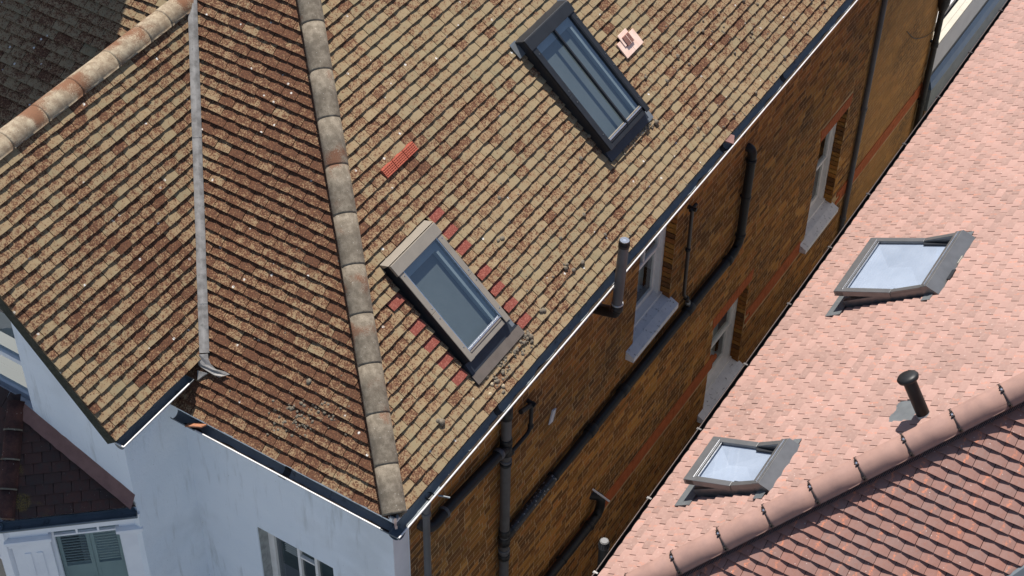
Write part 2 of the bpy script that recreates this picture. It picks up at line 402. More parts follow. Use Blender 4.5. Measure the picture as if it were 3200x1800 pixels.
# ================================================================== OLD HOUSE
HOUSE = empty('brick_house', (-3, 6, GZ))
tag(HOUSE, 'brick house with weathered brown tiled hip roof and white rendered front', 'house')

RZ = 3.1; RY = RZ / math.tan(TH)                 # ridge height above the eaves and its plan distance
def holed(F, sa, sb, umin, umax, holes, name, parent):
    cuts = sorted({sa, sb} | {q for h in holes for q in h[2:]}); m = MB()
    for a, b in zip(cuts, cuts[1:]):
        hs_ = sorted(h for h in holes if h[2] <= a and b <= h[3]); edges = [umin] + [f for h in hs_ for f in ((lambda s, q=h[0]: q), (lambda s, q=h[1]: q))] + [umax]
        for i in range(0, len(edges), 2):
            L, R_ = edges[i], edges[i + 1]; m.add([F @ V((L(a), a, 0)), F @ V((R_(a), a, 0)), F @ V((R_(b), b, 0)), F @ V((L(b), b, 0))], [(0, 1, 2, 3)])
    return m.build(name, MT['deck'], parent)
def deck(F, pts, name):
    m = MB(); m.add([F @ V((u, s, 0.)) for u, s in pts], [tuple(range(len(pts)))]); return m.build(name, MT['deck'], HOUSE)
smax = RZ / S1
main_roof = holed(FM, .03, smax, lambda s: s * C1, lambda s: 11.1, [(1.66, 2.265, .53, 1.60), (4.64, 5.36, .92, 2.22)], 'main_roof_slope', HOUSE)
front_roof = deck(FH, [(-7.5, .03), (0, .03), (-RY, smax), (-7.5, smax)], 'front_roof_slope')
wing_smax = (4.12 - 2.40) / CW
tH, tW = math.tan(TH), math.tan(TW)
def valley_x(z): return -2.40 - (z - .37) / tW          # on the wing plane
def valley_y(z): return z / tH
wing_roof = deck(FW, [(-.80, .02), (.40, .02), (valley_y(.37 + wing_smax * SW), wing_smax), (-.80, wing_smax)], 'wing_roof_slope')

def colA(shift, amp=1.):
    def f(P, red):
        n1 = noise.noise(P * .9) * .55 + noise.noise(P * 3.1) * .35
        b = random.gauss(.26 + shift + n1 * .30, .10)
        if random.random() < .045: b += .26
        return (min(max(b, -.1), .85) * amp, min(max(random.gauss(.5 + noise.noise(P * 1.7) * .4, .20), 0), 1), 1. if red else 0., random.random())
    return f
SK1 = (1.60, 2.36, .40, 1.70); SK2 = (4.60, 5.43, .79, 2.33)
reds = [(2.456, 1.659), (2.463, 1.461), (2.455, 1.258), (2.491, .954), (2.499, .753), (2.513, .545), (2.498, .343), (1.464, 1.343), (1.489, 1.056), (1.485, .853), (1.49, .65), (1.491, .449), (2.07, 1.80)]
def above_gutter(px, py, P): return True
tile_slope(main_roof, FM, MT['tile'], 'roof_tile', .012, 47, lambda s: s * C1 + .05, lambda s: 11.12, ph=.145, jit=.0032, holes=[SK1, SK2, (2.285, 2.79, 2.2, 2.32), (5.68, 6.02, 1.39, 1.53), (5.745, 5.92, 1.53, 1.62)], special=[(k_, 2.385, 2.56) for k_ in (3, 5, 7, 9, 12, 14, 16)] + [(k_, 1.40, 1.58) for k_ in (4, 6, 8, 10, 13)], colf=colA(-.02))
def front_vis(px, py, P): return P.x > valley_x(P.z) - .03
def fmin(s):
    z = s * S1; return max(valley_x(z) + .02, -7.4) if z > .37 else -2.55
tile_slope(front_roof, FH, MT['tile'], 'roof_tile', .012, 47, fmin, lambda s: -s * C1 - .05, ph=.04, jit=.0036, colf=colA(.30), vis=front_vis, nind=300)
far_roof = MB().add([FH @ V(p) for p in ((-7.4, .1, .002), (-4.2, .1, .002), (-4.2, 3.6, .002), (-7.4, 3.6, .002))], [(0, 1, 2, 3)]).build('front_roof_slope', MT['deck'], HOUSE)
tile_slope(far_roof, FH, MT['tile'], 'roof_tile', .112, 34, lambda s: -7.3, lambda s: -4.28, ph=.04, jit=.0036, colf=colA(.06), nind=120)
tile_slope(wing_roof, FW, MT['tile'], 'roof_tile', 0, 26, lambda s: -.83, lambda s: valley_y(.37 + s * SW) - .02, ph=-.83, jit=.0034, colf=colA(.13), nind=300)

# back slopes so the roof is closed
m = MB(); zt = RZ - .03
m.add([(-RY, RY, zt), (-RY, 11.1, zt), (-2 * RY, 11.1, 0), (-2 * RY, 2 * RY, 0)], [(0, 1, 2, 3)]); m.add([(-RY, RY, zt), (-7.5, RY, zt), (-7.5, 2 * RY, 0), (-2 * RY, 2 * RY, 0)], [(3, 2, 1, 0)])
m.build('rear_roof_slope', MT['deck'], HOUSE)
rw = wing_smax * SW + .34
m = MB(); m.add([(-4.12, -.8, rw), (-4.12, valley_y(rw), rw), (-5.84, valley_y(.37), .37), (-5.84, -.8, .37)], [(0, 1, 2, 3)])
m.build('wing_rear_slope', MT['deck'], HOUSE)

# half-round ridge and hip tiles
def half_round(A, B, up, r, th, mat, name, parent, flare=.003, span=math.radians(168), n=14, seam=None):
    A = V(A); B = V(B); d = (B - A).normalized(); side = d.cross(V(up)).normalized(); upv = side.cross(d).normalized()
    vs = []; L = (B - A).length
    st = [0, .02, L * .5, L]; rad = [r + flare, r + flare, r + flare * .4, r - .002]
    for lay in (0, 1):
        for i, q in enumerate(st):
            for k in range(n + 1):
                a = -span / 2 + span * k / n; R = rad[i] - lay * th
                wob = .0025 * noise.noise((A + d * q) * 9 + V((k, 0, 0)))
                vs.append(A + d * q + (side * math.sin(a) + upv * math.cos(a)) * (R + wob) - upv * (r * math.cos(span / 2)))
    N = n + 1; S = len(st); fs = []
    for i in range(S - 1):
        for k in range(n):
            fs.append((i * N + k, i * N + k + 1, (i + 1) * N + k + 1, (i + 1) * N + k))
            b = S * N; fs.append((b + i * N + k, b + (i + 1) * N + k, b + (i + 1) * N + k + 1, b + i * N + k + 1))
    for k in range(n): fs.append((k, S * N + k, S * N + k + 1, k + 1)); j = (S - 1) * N; fs.append((j + k, j + k + 1, S * N + j + k + 1, S * N + j + k))
    for i in range(S - 1):
        for k in (0, n): fs.append((i * N + k, (i + 1) * N + k, S * N + (i + 1) * N + k, S * N + i * N + k))
    m = MB(); m.add(vs, fs, smooth=True); return m.build(name, mat, parent)

hip = empty('hip_line', (-1, 1, .9), HOUSE)
jt = [.015, .273, .545, .811, 1.083, 1.353, 1.638, 1.913, 2.183, 2.459, 2.739, 3.02, 3.30, 3.5]
def hp(t, h=.045): return V((-t, t, t * tH + h))
for a, b in zip(jt, jt[1:]):
    half_round(hp(a, .056), hp(b + .004, .056), (0, 0, 1), .110, .014, MT['hip'], 'hip_tile', hip, flare=.0)
m = MB(); m.tube([hp(.03, .03), hp(.1, .03)], .098, n=20); m.build('mortar_plug', MT['deck'], hip)
m = MB(); Mi = frame(hp(0, .045), V((1, 1, 0)).normalized(), Z, V((1, -1, 0)).normalized())
m.box(Mi, -.011, .011, -.09, .02, .012, .018); m.box(Mi, -.011, .011, -.09, -.084, .018, .05); m.box(Mi, -.011, .011, -.084, -.05, .046, .051); m.build('hip_iron', MT['cop'], hip)

wr = empty('wing_ridge', (-4.12, 1, rw), HOUSE)
ys = [-.85, -.36, .119, .56, 1.01, 1.49, 1.93, 2.22, 2.62]
for a, b in zip(ys, ys[1:]):
    half_round((-4.12, a, rw - .065), (-4.12, b + .004, rw - .065), (0, 0, 1), .128, .014, MT['ridge'], 'ridge_tile', wr, flare=.0005)
mr = empty('main_ridge', (-RY, 9, RZ), HOUSE)
for i in range(6):
    half_round((-RY, RY + i * .46, zt), (-RY, RY + i * .46 + .464, zt), (0, 0, 1), .125, .014, MT['hip'], 'ridge_tile', mr)

# lead valley between wing and front slope
va = lambda z, o=0.: V((valley_x(z), valley_y(z), z))
vd = (va(2) - va(1)).normalized(); vn = (V((SW, 0, CW)) + V((0, -S1, C1))).normalized(); vs_ = vd.cross(vn).normalized()
vr = empty('valley', va(1.3), HOUSE)
zc = [.36, .62, 1.52, 2.30]
for i, (a, b) in enumerate(zip(zc, zc[1:])):
    m = MB(); P = 30; vs = []
    for j in range(P + 1):
        z = a + (b - a + (.012 if i < 2 else 0)) * j / P; c = va(z) + vn * (.050 + .002 * i)
        for x, h in ((-.047, -.004), (-.044, .004), (-.010, .003), (-.001, .011), (.008, .003), (.041, .004), (.045, -.005)):
            vs.append(c + vs_ * (x + .0022 * noise.noise(V((z * 7, x * 30, i)))) + vn * (h + .0015 * noise.noise(V((z * 22, x * 40, 3 + i)))))
    fs = [(j * 7 + k, j * 7 + k + 1, (j + 1) * 7 + k + 1, (j + 1) * 7 + k) for j in range(P) for k in range(6)]
    m.add(vs, fs, smooth=True); m.build('lead_strip', MT['lead'], vr)
Lc = [(-2.429, .528), (-2.402, .491), (-2.373, .448), (-2.290, .441), (-2.194, .435), (-2.137, .435)]      # dressed lead foot lapping on to the front slope
Rc = [(-2.326, .586), (-2.300, .542), (-2.261, .509), (-2.194, .490), (-2.104, .508), (-2.049, .505)]
m = MB(); vs = []
for i in range(6):
    for k in range(4):
        t = k / 3; h = (.082, .076, .066, .060, .056, .054)[i] + .003 * math.sin(math.pi * t) + .016 * noise.noise(V((i * 1.3, t * 4, 2)))
        vs.append(FH @ V((Lc[i][0] * (1 - t) + Rc[i][0] * t, Lc[i][1] * (1 - t) + Rc[i][1] * t, h)))
m.add(vs, [(i * 4 + k, (i + 1) * 4 + k, (i + 1) * 4 + k + 1, i * 4 + k + 1) for i in range(5) for k in range(3)]); o = m.build('lead_apron', MT['lead'], vr)
sd = o.modifiers.new('thick', 'SOLIDIFY'); sd.thickness = .004
m = MB(); m.hexa([FH @ V(p) for p in ((-2.36, .405, .03), (-2.262, .423, .03), (-2.300, .37, .03), (-2.324, .325, .03), (-2.36, .405, .07), (-2.262, .423, .055), (-2.300, .37, .055), (-2.324, .325, .06))]); m.build('lead_tab', MT['lead'], vr)

# ---- gutters
def gutter(A, B, out, name, parent, rimmat, r=.056, mat='gut', brackets=(), rimgap=None, cap=(0, 0)):
    A = V(A); B = V(B); out = V(out); m = MB(); n = 12
    prof = [(r * math.cos(math.pi + math.pi * i / n), r * math.sin(math.pi + math.pi * i / n)) for i in range(n + 1)]
    pin = [((r - .004) * math.cos(math.pi + math.pi * i / n), (r - .004) * math.sin(math.pi + math.pi * i / n)) for i in range(n, -1, -1)]
    L = (B - A).length
    m.sweep(prof + pin, A, B, out, Z, closed=True)
    for c, P in ((cap[0], A), (cap[1], B)):
        if c: m.add([P + out * x + Z * z for x, z in prof], [tuple(range(n + 1))])
    for f in m.sm: pass
    gm = m.build(name, MT[mat], parent)
    segs = rimgap or [(0, 1)]
    for a, b in segs:
        q = MB(); q.tube([A + (B - A) * a + out * r + Z * .002, A + (B - A) * b + out * r + Z * .002], .0085, n=8); q.build('lip', MT[rimmat], gm)
    for t in brackets:
        q = MB(); P = A + (B - A) * t; d = (B - A).normalized() * .035
        pr = [((r + .005) * math.cos(math.pi + math.pi * i / n), (r + .005) * math.sin(math.pi + math.pi * i / n)) for i in range(n + 1)]
        pi_ = [((r - .007) * math.cos(math.pi + math.pi * i / n), (r - .007) * math.sin(math.pi + math.pi * i / n)) for i in range(n, -1, -1)]
        q.sweep(pr + pi_, P - d, P + d, out, Z, closed=True); q.build('joint_bracket', MT['black'], gm)
    return gm
gutter((.050, -.10, -.052), (.050, 11.15, -.052), (1, 0, 0), 'gutter', HOUSE, 'rim', brackets=(.152, .348, .547, .675), rimgap=[(.0, .324), (.3245, 1)])
gutter((-2.43, -.048, -.052), (.105, -.048, -.052), (0, -1, 0), 'gutter', HOUSE, 'rim', rimgap=[(.115, .925)], brackets=(.5,))
gutter((-2.375, -.80, .285), (-2.375, .16, .285), (1, 0, 0), 'gutter', HOUSE, 'rim', rimgap=[(0, .93)], cap=(1, 1))
m = MB(); m.tube([(-2.43, -.80, .287), (-2.318, -.80, .287)], .008, n=8); m.build('gutter_lip', MT['rim'], HOUSE)

def silt(A, B, out, off, name='silt'):
    A = V(A); B = V(B); out = V(out); L = (B - A).length; n_ = int(L * 40); vs = []
    for i in range(n_ + 1):
        t = i / n_; q = A + (B - A) * t; w_ = .010 + .020 * max(0, noise.noise(V((t * L * 5, off, 0))) + .35) + .006 * noise.noise(V((t * L * 31, off, 3)))
        for x, h in ((.040, -.026), (.036 - w_ * .6, -.036), (.030 - w_ * 1.5, -.046)): vs.append(q + out * x + Z * (h + .0045 * noise.noise(V((t * L * 24, x * 50, off)))))
    m = MB(); m.add(vs, [(i * 3 + k, (i + 1) * 3 + k, (i + 1) * 3 + k + 1, i * 3 + k + 1) for i in range(n_) for k in range(2)], smooth=True)
    return tag(m.build(name, MT['silt'], HOUSE), kind='stuff')
silt((-2.3, -.048, -.052), (-.02, -.048, -.052), (0, -1, 0), 1.); silt((.050, .6, -.052), (.050, 11.0, -.052), (1, 0, 0), 7.)
# ---- walls
wall = MB()
WIN = [(4.70, 5.54, -2.02, -.36), (6.94, 7.92, -5.22, -3.72), (9.68, 10.53, -4.36, -2.63)]
ycuts = sorted({.41, 11.1, 13.68} | {y for q in WIN for y in q[:2]})
for y0, y1 in zip(ycuts, ycuts[1:]):
    zs = [GZ, -.02 if y1 <= 11.1 else -1.15]
    for q in WIN:
        if q[0] <= y0 and y1 <= q[1]: zs += [q[2], q[3]]
    zs.sort()
    for i in range(0, len(zs), 2): wall.box(ID, XW - .25, XW - .0004, y0, y1, zs[i], zs[i + 1])
side_wall = wall.build('side_wall', MT['mortar'], HOUSE)
band_z = (-4.52, -4.28)
BC = [tuple(q * k_ for q, k_ in zip(c_, (2.25, 1.72, 1.1))) for c_ in [(.23, .135, .048), (.19, .105, .04), (.145, .075, .032), (.26, .16, .065), (.115, .062, .032), (.20, .095, .04), (.09, .05, .03), (.24, .125, .045)]]
br = []
def in_win(y, z, e=0): return any(q[0] - e < y < q[1] + e and q[2] - e < z < q[3] + e for q in WIN)
k = 0; z = -.06
while z > GZ:
    zb = z - .065; y = .41 - random.random() * .1; i = k % 2
    while y < 13.68:
        L = .215 if (i % 2 == 0) else .1025
        a, b = max(y, .412), y + L
        for q in WIN:
            if zb < q[3] and z > q[2]:
                if a < q[0] < b: b = q[0]
                if a < q[1] < b: a = q[1]
        zm = (z + zb) / 2
        blocked = in_win((a + b) / 2, zm) or (band_z[0] - .03 < zm < band_z[1] + .03) or any(q[3] - .005 < zm < q[3] + (.20 if q[3] < -1 else -1) and q[0] - .02 < (a + b) / 2 < q[1] + .02 for q in WIN)
        for q in WIN:
            if a >= q[0] - .01 and b <= q[1] + .01 and zb < q[2] < z: z = q[2] - .002
        if b - a > .03 and not blocked and not (b > 11.1 and z > -1.15) and b < 13.69: br.append((a, b, zb, z))
        z = zb + .065; y += L + .011; i += 1
    z -= .0755; k += 1
def brick_vis(a):
    c = V((XW, (a[0] + a[1]) / 2, (a[2] + a[3]) / 2)); px, py, d = project(c)
    if not (0 < px < 3200 and 0 < py < 1800): return 0
    if px > 1894 + (1792 - py) / 1.399 - 25: return 0
    if py < 1682 - (px - 1245) * 1.167 + 30: return 0
    return (a[1] - a[0]) / d ** 2
order = sorted(range(len(br)), key=lambda i: -brick_vis(br[i])); ind = {i for i in order[:300] if brick_vis(br[i]) > 0}
rest = MB()
for i, (a, b, z0, z1) in enumerate(br):
    j = lambda s=.0012: random.uniform(-s, s)
    pr = XW + random.uniform(.0003, .0013)
    P = [V((XW - .02, a + j(), z0 + j())), V((XW - .02, b + j(), z0 + j())), V((XW - .02, b + j(), z1 + j())), V((XW - .02, a + j(), z1 + j())),
         V((pr + j(.0002), a + j(.002), z0 + j(.0015))), V((pr + j(.0002), b + j(.002), z0 + j(.0015))), V((pr + j(.0002), b + j(.002), z1 + j(.0015))), V((pr + j(.0002), a + j(.002), z1 + j(.0015)))]
    c = V(random.choice(BC)) * random.uniform(.42, 1.12)
    c = c.lerp(V((.32, .145, .04)), .22) * .95
    if (a + b) / 2 > 10.95: c = c.lerp(V((.52, .28, .10)), .55)  # bounce light on the far wall stretch put into a paler brick colour
    faces = [(4, 5, 6, 7), (0, 1, 5, 4), (1, 2, 6, 5), (2, 3, 7, 6), (3, 0, 4, 7)]
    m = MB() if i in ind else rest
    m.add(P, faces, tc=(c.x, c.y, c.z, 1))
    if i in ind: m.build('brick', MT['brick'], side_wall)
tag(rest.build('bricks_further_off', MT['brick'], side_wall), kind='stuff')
# orange string course of rubbed bricks
bnd = empty('string_course', (XW, 8, -4.4), HOUSE); y = .42
while y < 13.6:
    b = y + .228
    if not in_win((y + b) / 2, -4.4) and not 9.50 < (y + b) / 2 < 10.60:
        for q in range(3):
            m = MB(); zz = band_z[0] + .002 + q * .079; m.box(ID, XW - .02, XW + .012 + random.uniform(-.002, .002), y + (.11 if q == 1 else 0), b - .004 + (.11 if q == 1 else 0), zz, zz + .0755)
            m.build('band_brick', MT['band'], bnd)
    y = b

def sash_window(y0, y1, zs, zt, parent_label, bar, blind=False):
    w_ = empty('sash_window', (XW - .12, (y0 + y1) / 2, zs), HOUSE); tag(w_, parent_label)
    xf = XW - .125
    m = MB()                                             # brick reveals
    for ya, yb_ in ((y0 - .02, y0), (y1, y1 + .02)): m.box(ID, xf - .1, XW - .008, ya, yb_, zs, zt)
    m.build('reveal', MT['cut'], w_)
    nr = int((zt - zs) / .0755)
    for i in range(nr):                                  # bricks turning into the far reveal
        m = MB(); za = zs + i * .0755; m.box(ID, xf + .005, XW - .004, y1 - .006 - random.uniform(0, .006), y1 + .01, za + .006, za + .07)
        c = V(random.choice(BC)) * .8; m.tc = [(c.x, c.y, c.z, 1)] * len(m.v); m.build('reveal_brick', MT['brick'], w_)
    m = MB()
    m.box(ID, xf - .10, xf, y0, y0 + .055, zs, zt); m.box(ID, xf - .10, xf, y1 - .055, y1, zs, zt); m.box(ID, xf - .10, xf, y0 + .055, y1 - .055, zt - .06, zt); m.box(ID, xf - .1, xf + .03, y0 + .002, y1 - .002, zs - .01, zs + .055)
    m.build('frame', MT['white'], w_)
    zm = (zs + zt) / 2 - .04
    for nm, za, zb, x in (('upper_sash', zm - .02, zt - .06, xf - .03), ('lower_sash', zs + .055, zm + .022, xf - .062)):
        a, b = y0 + .055, y1 - .055; t = .042; m = MB()
        m.box(ID, x - .03, x, a, a + t, za, zb); m.box(ID, x - .03, x, b - t, b, za, zb)
        m.box(ID, x - .03, x, a + t, b - t, za, za + (.075 if nm == 'lower_sash' else .045)); m.box(ID, x - .03, x, a + t, b - t, zb - .045, zb)
        if bar and nm == 'upper_sash': m.box(ID, x - .025, x - .003, (a + b) / 2 - .011, (a + b) / 2 + .011, za + .045, zb - .045)
        s_ = m.build(nm, MT['white'], w_)
        p = MB(); p.add([(x - .018, a + t, za + .04), (x - .018, b - t, za + .04), (x - .018, b - t, zb - .04), (x - .018, a + t, zb - .04)], [(0, 1, 2, 3)]); p.build('pane', MT['glassW'], w_)
    m = MB(); m.box(ID, xf - .75, xf - .7, y0 - .3, y1 + .3, zs - .3, zt + .3); m.build('room_back', MT['dark'], w_)
    m = MB(); m.box(ID, xf - .7, xf - .12, y0 - .3, y1 + .3, zs - .02, zs - .005); m.build('inner_ledge', MT['dark'], w_)
    m = MB()                                             # net curtain in the far half
    N = 16; vs = []
    for i in range(N + 1):
        yy = y0 + .5 * (y1 - y0) + (.42 * (y1 - y0)) * i / N
        for zz in (zs + .06, zt - .05): vs.append((xf - .2 + .018 * math.sin(i * 2.2), yy, zz))
    m.add(vs, [(2 * i, 2 * i + 2, 2 * i + 3, 2 * i + 1) for i in range(N)], smooth=True); m.build('curtain', MT['sage'], w_)
    m = MB(); lowz = zs - .12
    m.hexa([V((XW - .135, y0 + .003, lowz)), V((XW + .002, y0 + .003, lowz)), V((XW + .002, y1 - .003, lowz)), V((XW - .135, y1 - .003, lowz)), V((XW - .135, y0 + .003, zs + .034)), V((XW + .002, y0 + .003, zs + .004)), V((XW + .002, y1 - .003, zs + .004)), V((XW - .135, y1 - .003, zs + .034))])
    m.hexa([V((XW + .0021, y0 - .15, lowz)), V((XW + .105, y0 - .15, lowz)), V((XW + .105, y1 + .03, lowz)), V((XW + .0021, y1 + .03, lowz)), V((XW + .0021, y0 - .15, zs + .004)), V((XW + .105, y0 - .15, zs - .05)), V((XW + .105, y1 + .03, zs - .05)), V((XW + .0021, y1 + .03, zs + .004))])
    m.build('sill', MT['sill'], w_)
    return w_
sash_window(*WIN[0][:2], WIN[0][2], WIN[0][3], 'white sash window with wide grey sill right under the gutter', True)
sash_window(*WIN[1][:2], WIN[1][2], WIN[1][3], 'white sash window low in the wall beside the pink roof', False)
sash_window(*WIN[2][:2], WIN[2][2], WIN[2][3], 'white sash window under an orange brick lintel near the grey downpipe', False)
for q in WIN[1:]:
    lt = empty('lintel', (XW, (q[0] + q[1]) / 2, q[3] + .1), HOUSE); y = q[0] - .03
    nb = int((q[1] - q[0] + .10) / .0755)
    for i in range(nb):
        m = MB(); t = (i + .5) / nb - .5; sk = t * .06
        m.hexa([V((XW - .115, y + .002, q[3])), V((XW - .115, y + .0715, q[3])), V((XW + .008, y + .0715, q[3])), V((XW + .008, y + .002, q[3])),
                V((XW - .115, y + sk + .002, q[3] + .19)), V((XW - .115, y + sk + .0715, q[3] + .19)), V((XW + .008, y + sk + .0715, q[3] + .19)), V((XW + .008, y + sk + .002, q[3] + .19))])
        m.build('soldier_brick', MT['band'], lt); y += .0755

# front white wall with its window opening
fw = (-1.81, -.90, -2.75, -1.535)
m = MB()
for x0, x1, z0, z1 in ((-2.56, fw[0], GZ, .02), (fw[1], XW + .006, GZ, .02), (fw[0], fw[1], fw[3], .02), (fw[0], fw[1], GZ, fw[2])): m.box(ID, x0, x1, YWALL, YWALL + .25, z0, z1)
m.build('front_wall', MT['render'], HOUSE)
m = MB(); m.box(ID, XW - .2, XW + .010, YWALL + .002, .411, GZ, -.02); m.build('painted_return', MT['lilac'], HOUSE)
m = MB(); m.box(ID, -2.56, .0, .02, YWALL + .02, -.02, .0); m.build('soffit', MT['paleb'], HOUSE)
m = MB(); m.box(ID, XW - .02, .0, .42, 11.1, -.045, -.025); m.build('soffit', MT['black'], HOUSE)
cw = empty('casement_window', (-1.35, YWALL + .13, fw[2]), HOUSE); tag(cw, 'white casement window with a slatted blind in the front wall')
m = MB(); m.box(ID, fw[0] - .0, fw[0] + .003, YWALL + .012, YWALL + .14, fw[2], fw[3]); m.build('reveal', MT['bare'], cw)
yf = YWALL + .135
m = MB()
for x0, x1, z0, z1 in ((fw[0] + .003, fw[0] + .075, fw[2], fw[3]), (fw[1] - .05, fw[1], fw[2], fw[3]), (-1.450, -1.418, fw[2], fw[3] - .03), (-1.240, -1.208, fw[2], fw[3] - .03), (fw[0] + .075, fw[1] - .05, fw[3] - .03, fw[3]), (-1.415, -1.245, -1.905, -1.88)): m.box(ID, x0, x1, yf, yf + .035, z0, z1)
m.build('frame', MT['white'], cw)
for x0, x1, z0, z1 in ((fw[0] + .075, -1.455, fw[2], fw[3] - .03), (-1.415, -1.245, -1.88, fw[3] - .03), (-1.415, -1.245, fw[2], -1.905), (-1.205, fw[1] - .05, fw[2], fw[3] - .03)):
    m = MB(); m.add([(x0, yf + .03, z0), (x1, yf + .03, z0), (x1, yf + .03, z1), (x0, yf + .03, z1)], [(0, 1, 2, 3)]); m.build('pane', MT['glassW'], cw)
for i in range(8):
    m = MB(); z = -1.775 - i * .036; Mx = Matrix.Translation((-1.60, yf + .075, z)) @ Matrix.Rotation(math.radians(-12), 4, 'X'); m.box(Mx, -.06, .15, -.012, .012, -.002, .002); m.build('blind_slat', MT['white'], cw)
m = MB(); m.box(ID, fw[0] - .3, fw[1] + .3, yf + .5, yf + .55, fw[2] - .3, fw[3] + .2); m.build('room_back', MT['tealroom'], cw)

# wing walls (front gable and its right return)
wxr = -2.56; wyf = -.59
m = MB(); m.box(ID, wxr - .25, wxr, wyf + .012, YWALL + .1, GZ, .30); m.build('wing_side_wall', MT['render'], HOUSE)
zg = lambda x: .34 + (-2.40 - x) * tW - .05
wo = (-4.9, -3.70, -.42, 1.10)                      # gable window opening
m = MB()
def prism(xa, xb, za0, zb0, za1, zb1):
    m.hexa([V((xa, wyf, za0)), V((xb, wyf, zb0)), V((xb, wyf + .2, zb0)), V((xa, wyf + .2, za0)), V((xa, wyf, za1)), V((xb, wyf, zb1)), V((xb, wyf + .2, zb1)), V((xa, wyf + .2, za1))])
prism(wo[1], wxr - .002, GZ, GZ, zg(wo[1]), zg(wxr)); prism(-4.12, wo[1], wo[3], wo[3], zg(-4.12), zg(wo[1])); prism(-5.6, -4.12, wo[3], wo[3], .4, zg(-4.12)); prism(-5.6, wo[1], GZ, GZ, wo[2], wo[2]); prism(-5.6, wo[0], wo[2], wo[2], wo[3], wo[3])
m.build('gable_wall', MT['render'], HOUSE)
# barge board under the verge
vd_ = V((-CW, 0, SW)); vn_ = V((SW, 0, CW))
Mv = frame(V((-2.40, -.815, .34)), Y, vd_, vn_)
m = MB(); m.box(Mv, 0, .028, -.02, wing_smax, -.15, .012); m.build('bargeboard', MT['barge'], HOUSE)
m = MB(); vs = []
for i in range(53):
    s = wing_smax * i / 52
    for u, h in ((-.002, -.006), (-.012, .003 + .004 * noise.noise(V((i * .8, 0, 0)))), (-.004, .018 + .006 * noise.noise(V((i * .9, 3, 0)))), (.03, .014)): vs.append(Mv @ V((u, s, h)))
m.add(vs, [(i * 4 + k, (i + 1) * 4 + k, (i + 1) * 4 + k + 1, i * 4 + k + 1) for i in range(52) for k in range(3)]); m.build('verge_mortar', MT['barge'], HOUSE)
m = MB(); m.box(Mv, .03, .24, 0, wing_smax, -.05, -.03); m.build('verge_soffit', MT['paleb'], HOUSE)
# gable window
gw = empty('gable_window', (-4.3, wyf, wo[2]), HOUSE); tag(gw, 'pale blue framed window in the white gable beside the bay roof')
m = MB(); yf = wyf + .12
for x0, x1, z0, z1 in ((wo[1] - .06, wo[1], wo[2] + .05, wo[3]), (wo[0], wo[0] + .06, wo[2] + .05, wo[3]), (wo[0] + .06, wo[1] - .06, wo[2] + .05, wo[2] + .13), (wo[0] + .06, wo[1] - .06, .84, .90), (wo[0] + .06, wo[1] - .06, .12, .18), (wo[0] + .06, wo[1] - .06, wo[3] - .05, wo[3])): m.box(ID, x0, x1, yf, yf + .06, z0, z1)
m.build('frame', MT['bwhite'], gw)
for z0, z1 in ((wo[2] + .13, .12), (.18, .84), (.90, wo[3] - .05)):
    m = MB(); m.add([(wo[0] + .06, yf + .03, z0), (wo[1] - .06, yf + .03, z0), (wo[1] - .06, yf + .03, z1), (wo[0] + .06, yf + .03, z1)], [(0, 1, 2, 3)]); m.build('pane', MT['glassW'], gw)
m = MB(); m.box(ID, wo[0] - .2, wo[1] + .2, yf + .55, yf + .6, wo[2], wo[3] + .1); m.build('curtain', MT['reveal'], gw)
m = MB(); m.box(ID, wo[0] - .05, wo[1] + .04, wyf - .07, yf + .02, wo[2] - .03, wo[2] + .045); m.build('sill', MT['bwhite'], gw)
pp = empty('reflection_plant', (-3.86, yf + .2, .9)); tag(pp, 'added green plant standing in for a reflection in the upper pane of the gable window', 'plant')  # pot and leaves added in place of foliage mirrored in the pane
m = MB(); m.tube([(-3.86, yf + .2, .87), (-3.86, yf + .2, .95)], .05, rr=[.04, .055]); m.build('pot', MT['terra'], pp)
m = MB()
for i in range(90):
    d = V((random.gauss(0, 1), random.gauss(0, .5), abs(random.gauss(.4, .7)))).normalized(); c = V((-3.86, yf + .2, .96)) + d * random.uniform(.03, .13); s_ = d.orthogonal().normalized() * .018; e = d * .04
    m.add([c - s_, c + e, c + s_, c - e * .5], [(0, 3, 2, 1)])
m.build('leaves', MT['leaf'], pp)

# ---- canted bay in front of the wing
e_ = V((-.752, -.659, 0)).normalized(); nb_ = V((.659, -.752, 0)).normalized()
bp = math.radians(34.7); cb, sb = math.cos(bp), math.sin(bp)
OBAY = V((-3.408, -1.345, -.92)); FBAY = frame(OBAY, -e_, -nb_ * cb + Z * sb, nb_ * sb + Z * cb)
bay = empty('bay_roof_slope', OBAY, HOUSE)
Lb = (V((-2.577, -.62, 0)) - V((-3.408, -1.345, 0))).length
def bay_u(s, y):            # u where the slope meets the plane y
    p = OBAY + (-nb_ * cb) * s; return (y - p.y) / (-e_.y)
hipd = V((-3.9, -.6, -.30)) - V((-3.442, -1.379, -.9))
def bay_hip(s):
    z = s * sb; p = V((-3.42, -1.36, 0)) + V((hipd.x, hipd.y, 0)) * (z / hipd.z); return (p - V((OBAY.x, OBAY.y, 0))).dot(-e_)
tile_slope(bay, FBAY, MT['dtile'], 'bay_tile', 0, 11, bay_hip, lambda s: bay_u(s, wyf - .005), ph=.07, cam=.002, jit=.0015, nind=90, drop=.11)
m = MB(); m.add([FBAY @ V(p) for p in ((0, .01, 0), (Lb, .01, 0), (bay_u(1.0, wyf), 1.0, 0), (bay_hip(1.0), 1.0, 0))], [(0, 1, 2, 3)]); m.build('bay_deck', MT['deck'], bay)
F2 = frame(V((-3.44, -1.38, -.92)), X, V((0, .79, .613)), V((0, -.613, .79)))
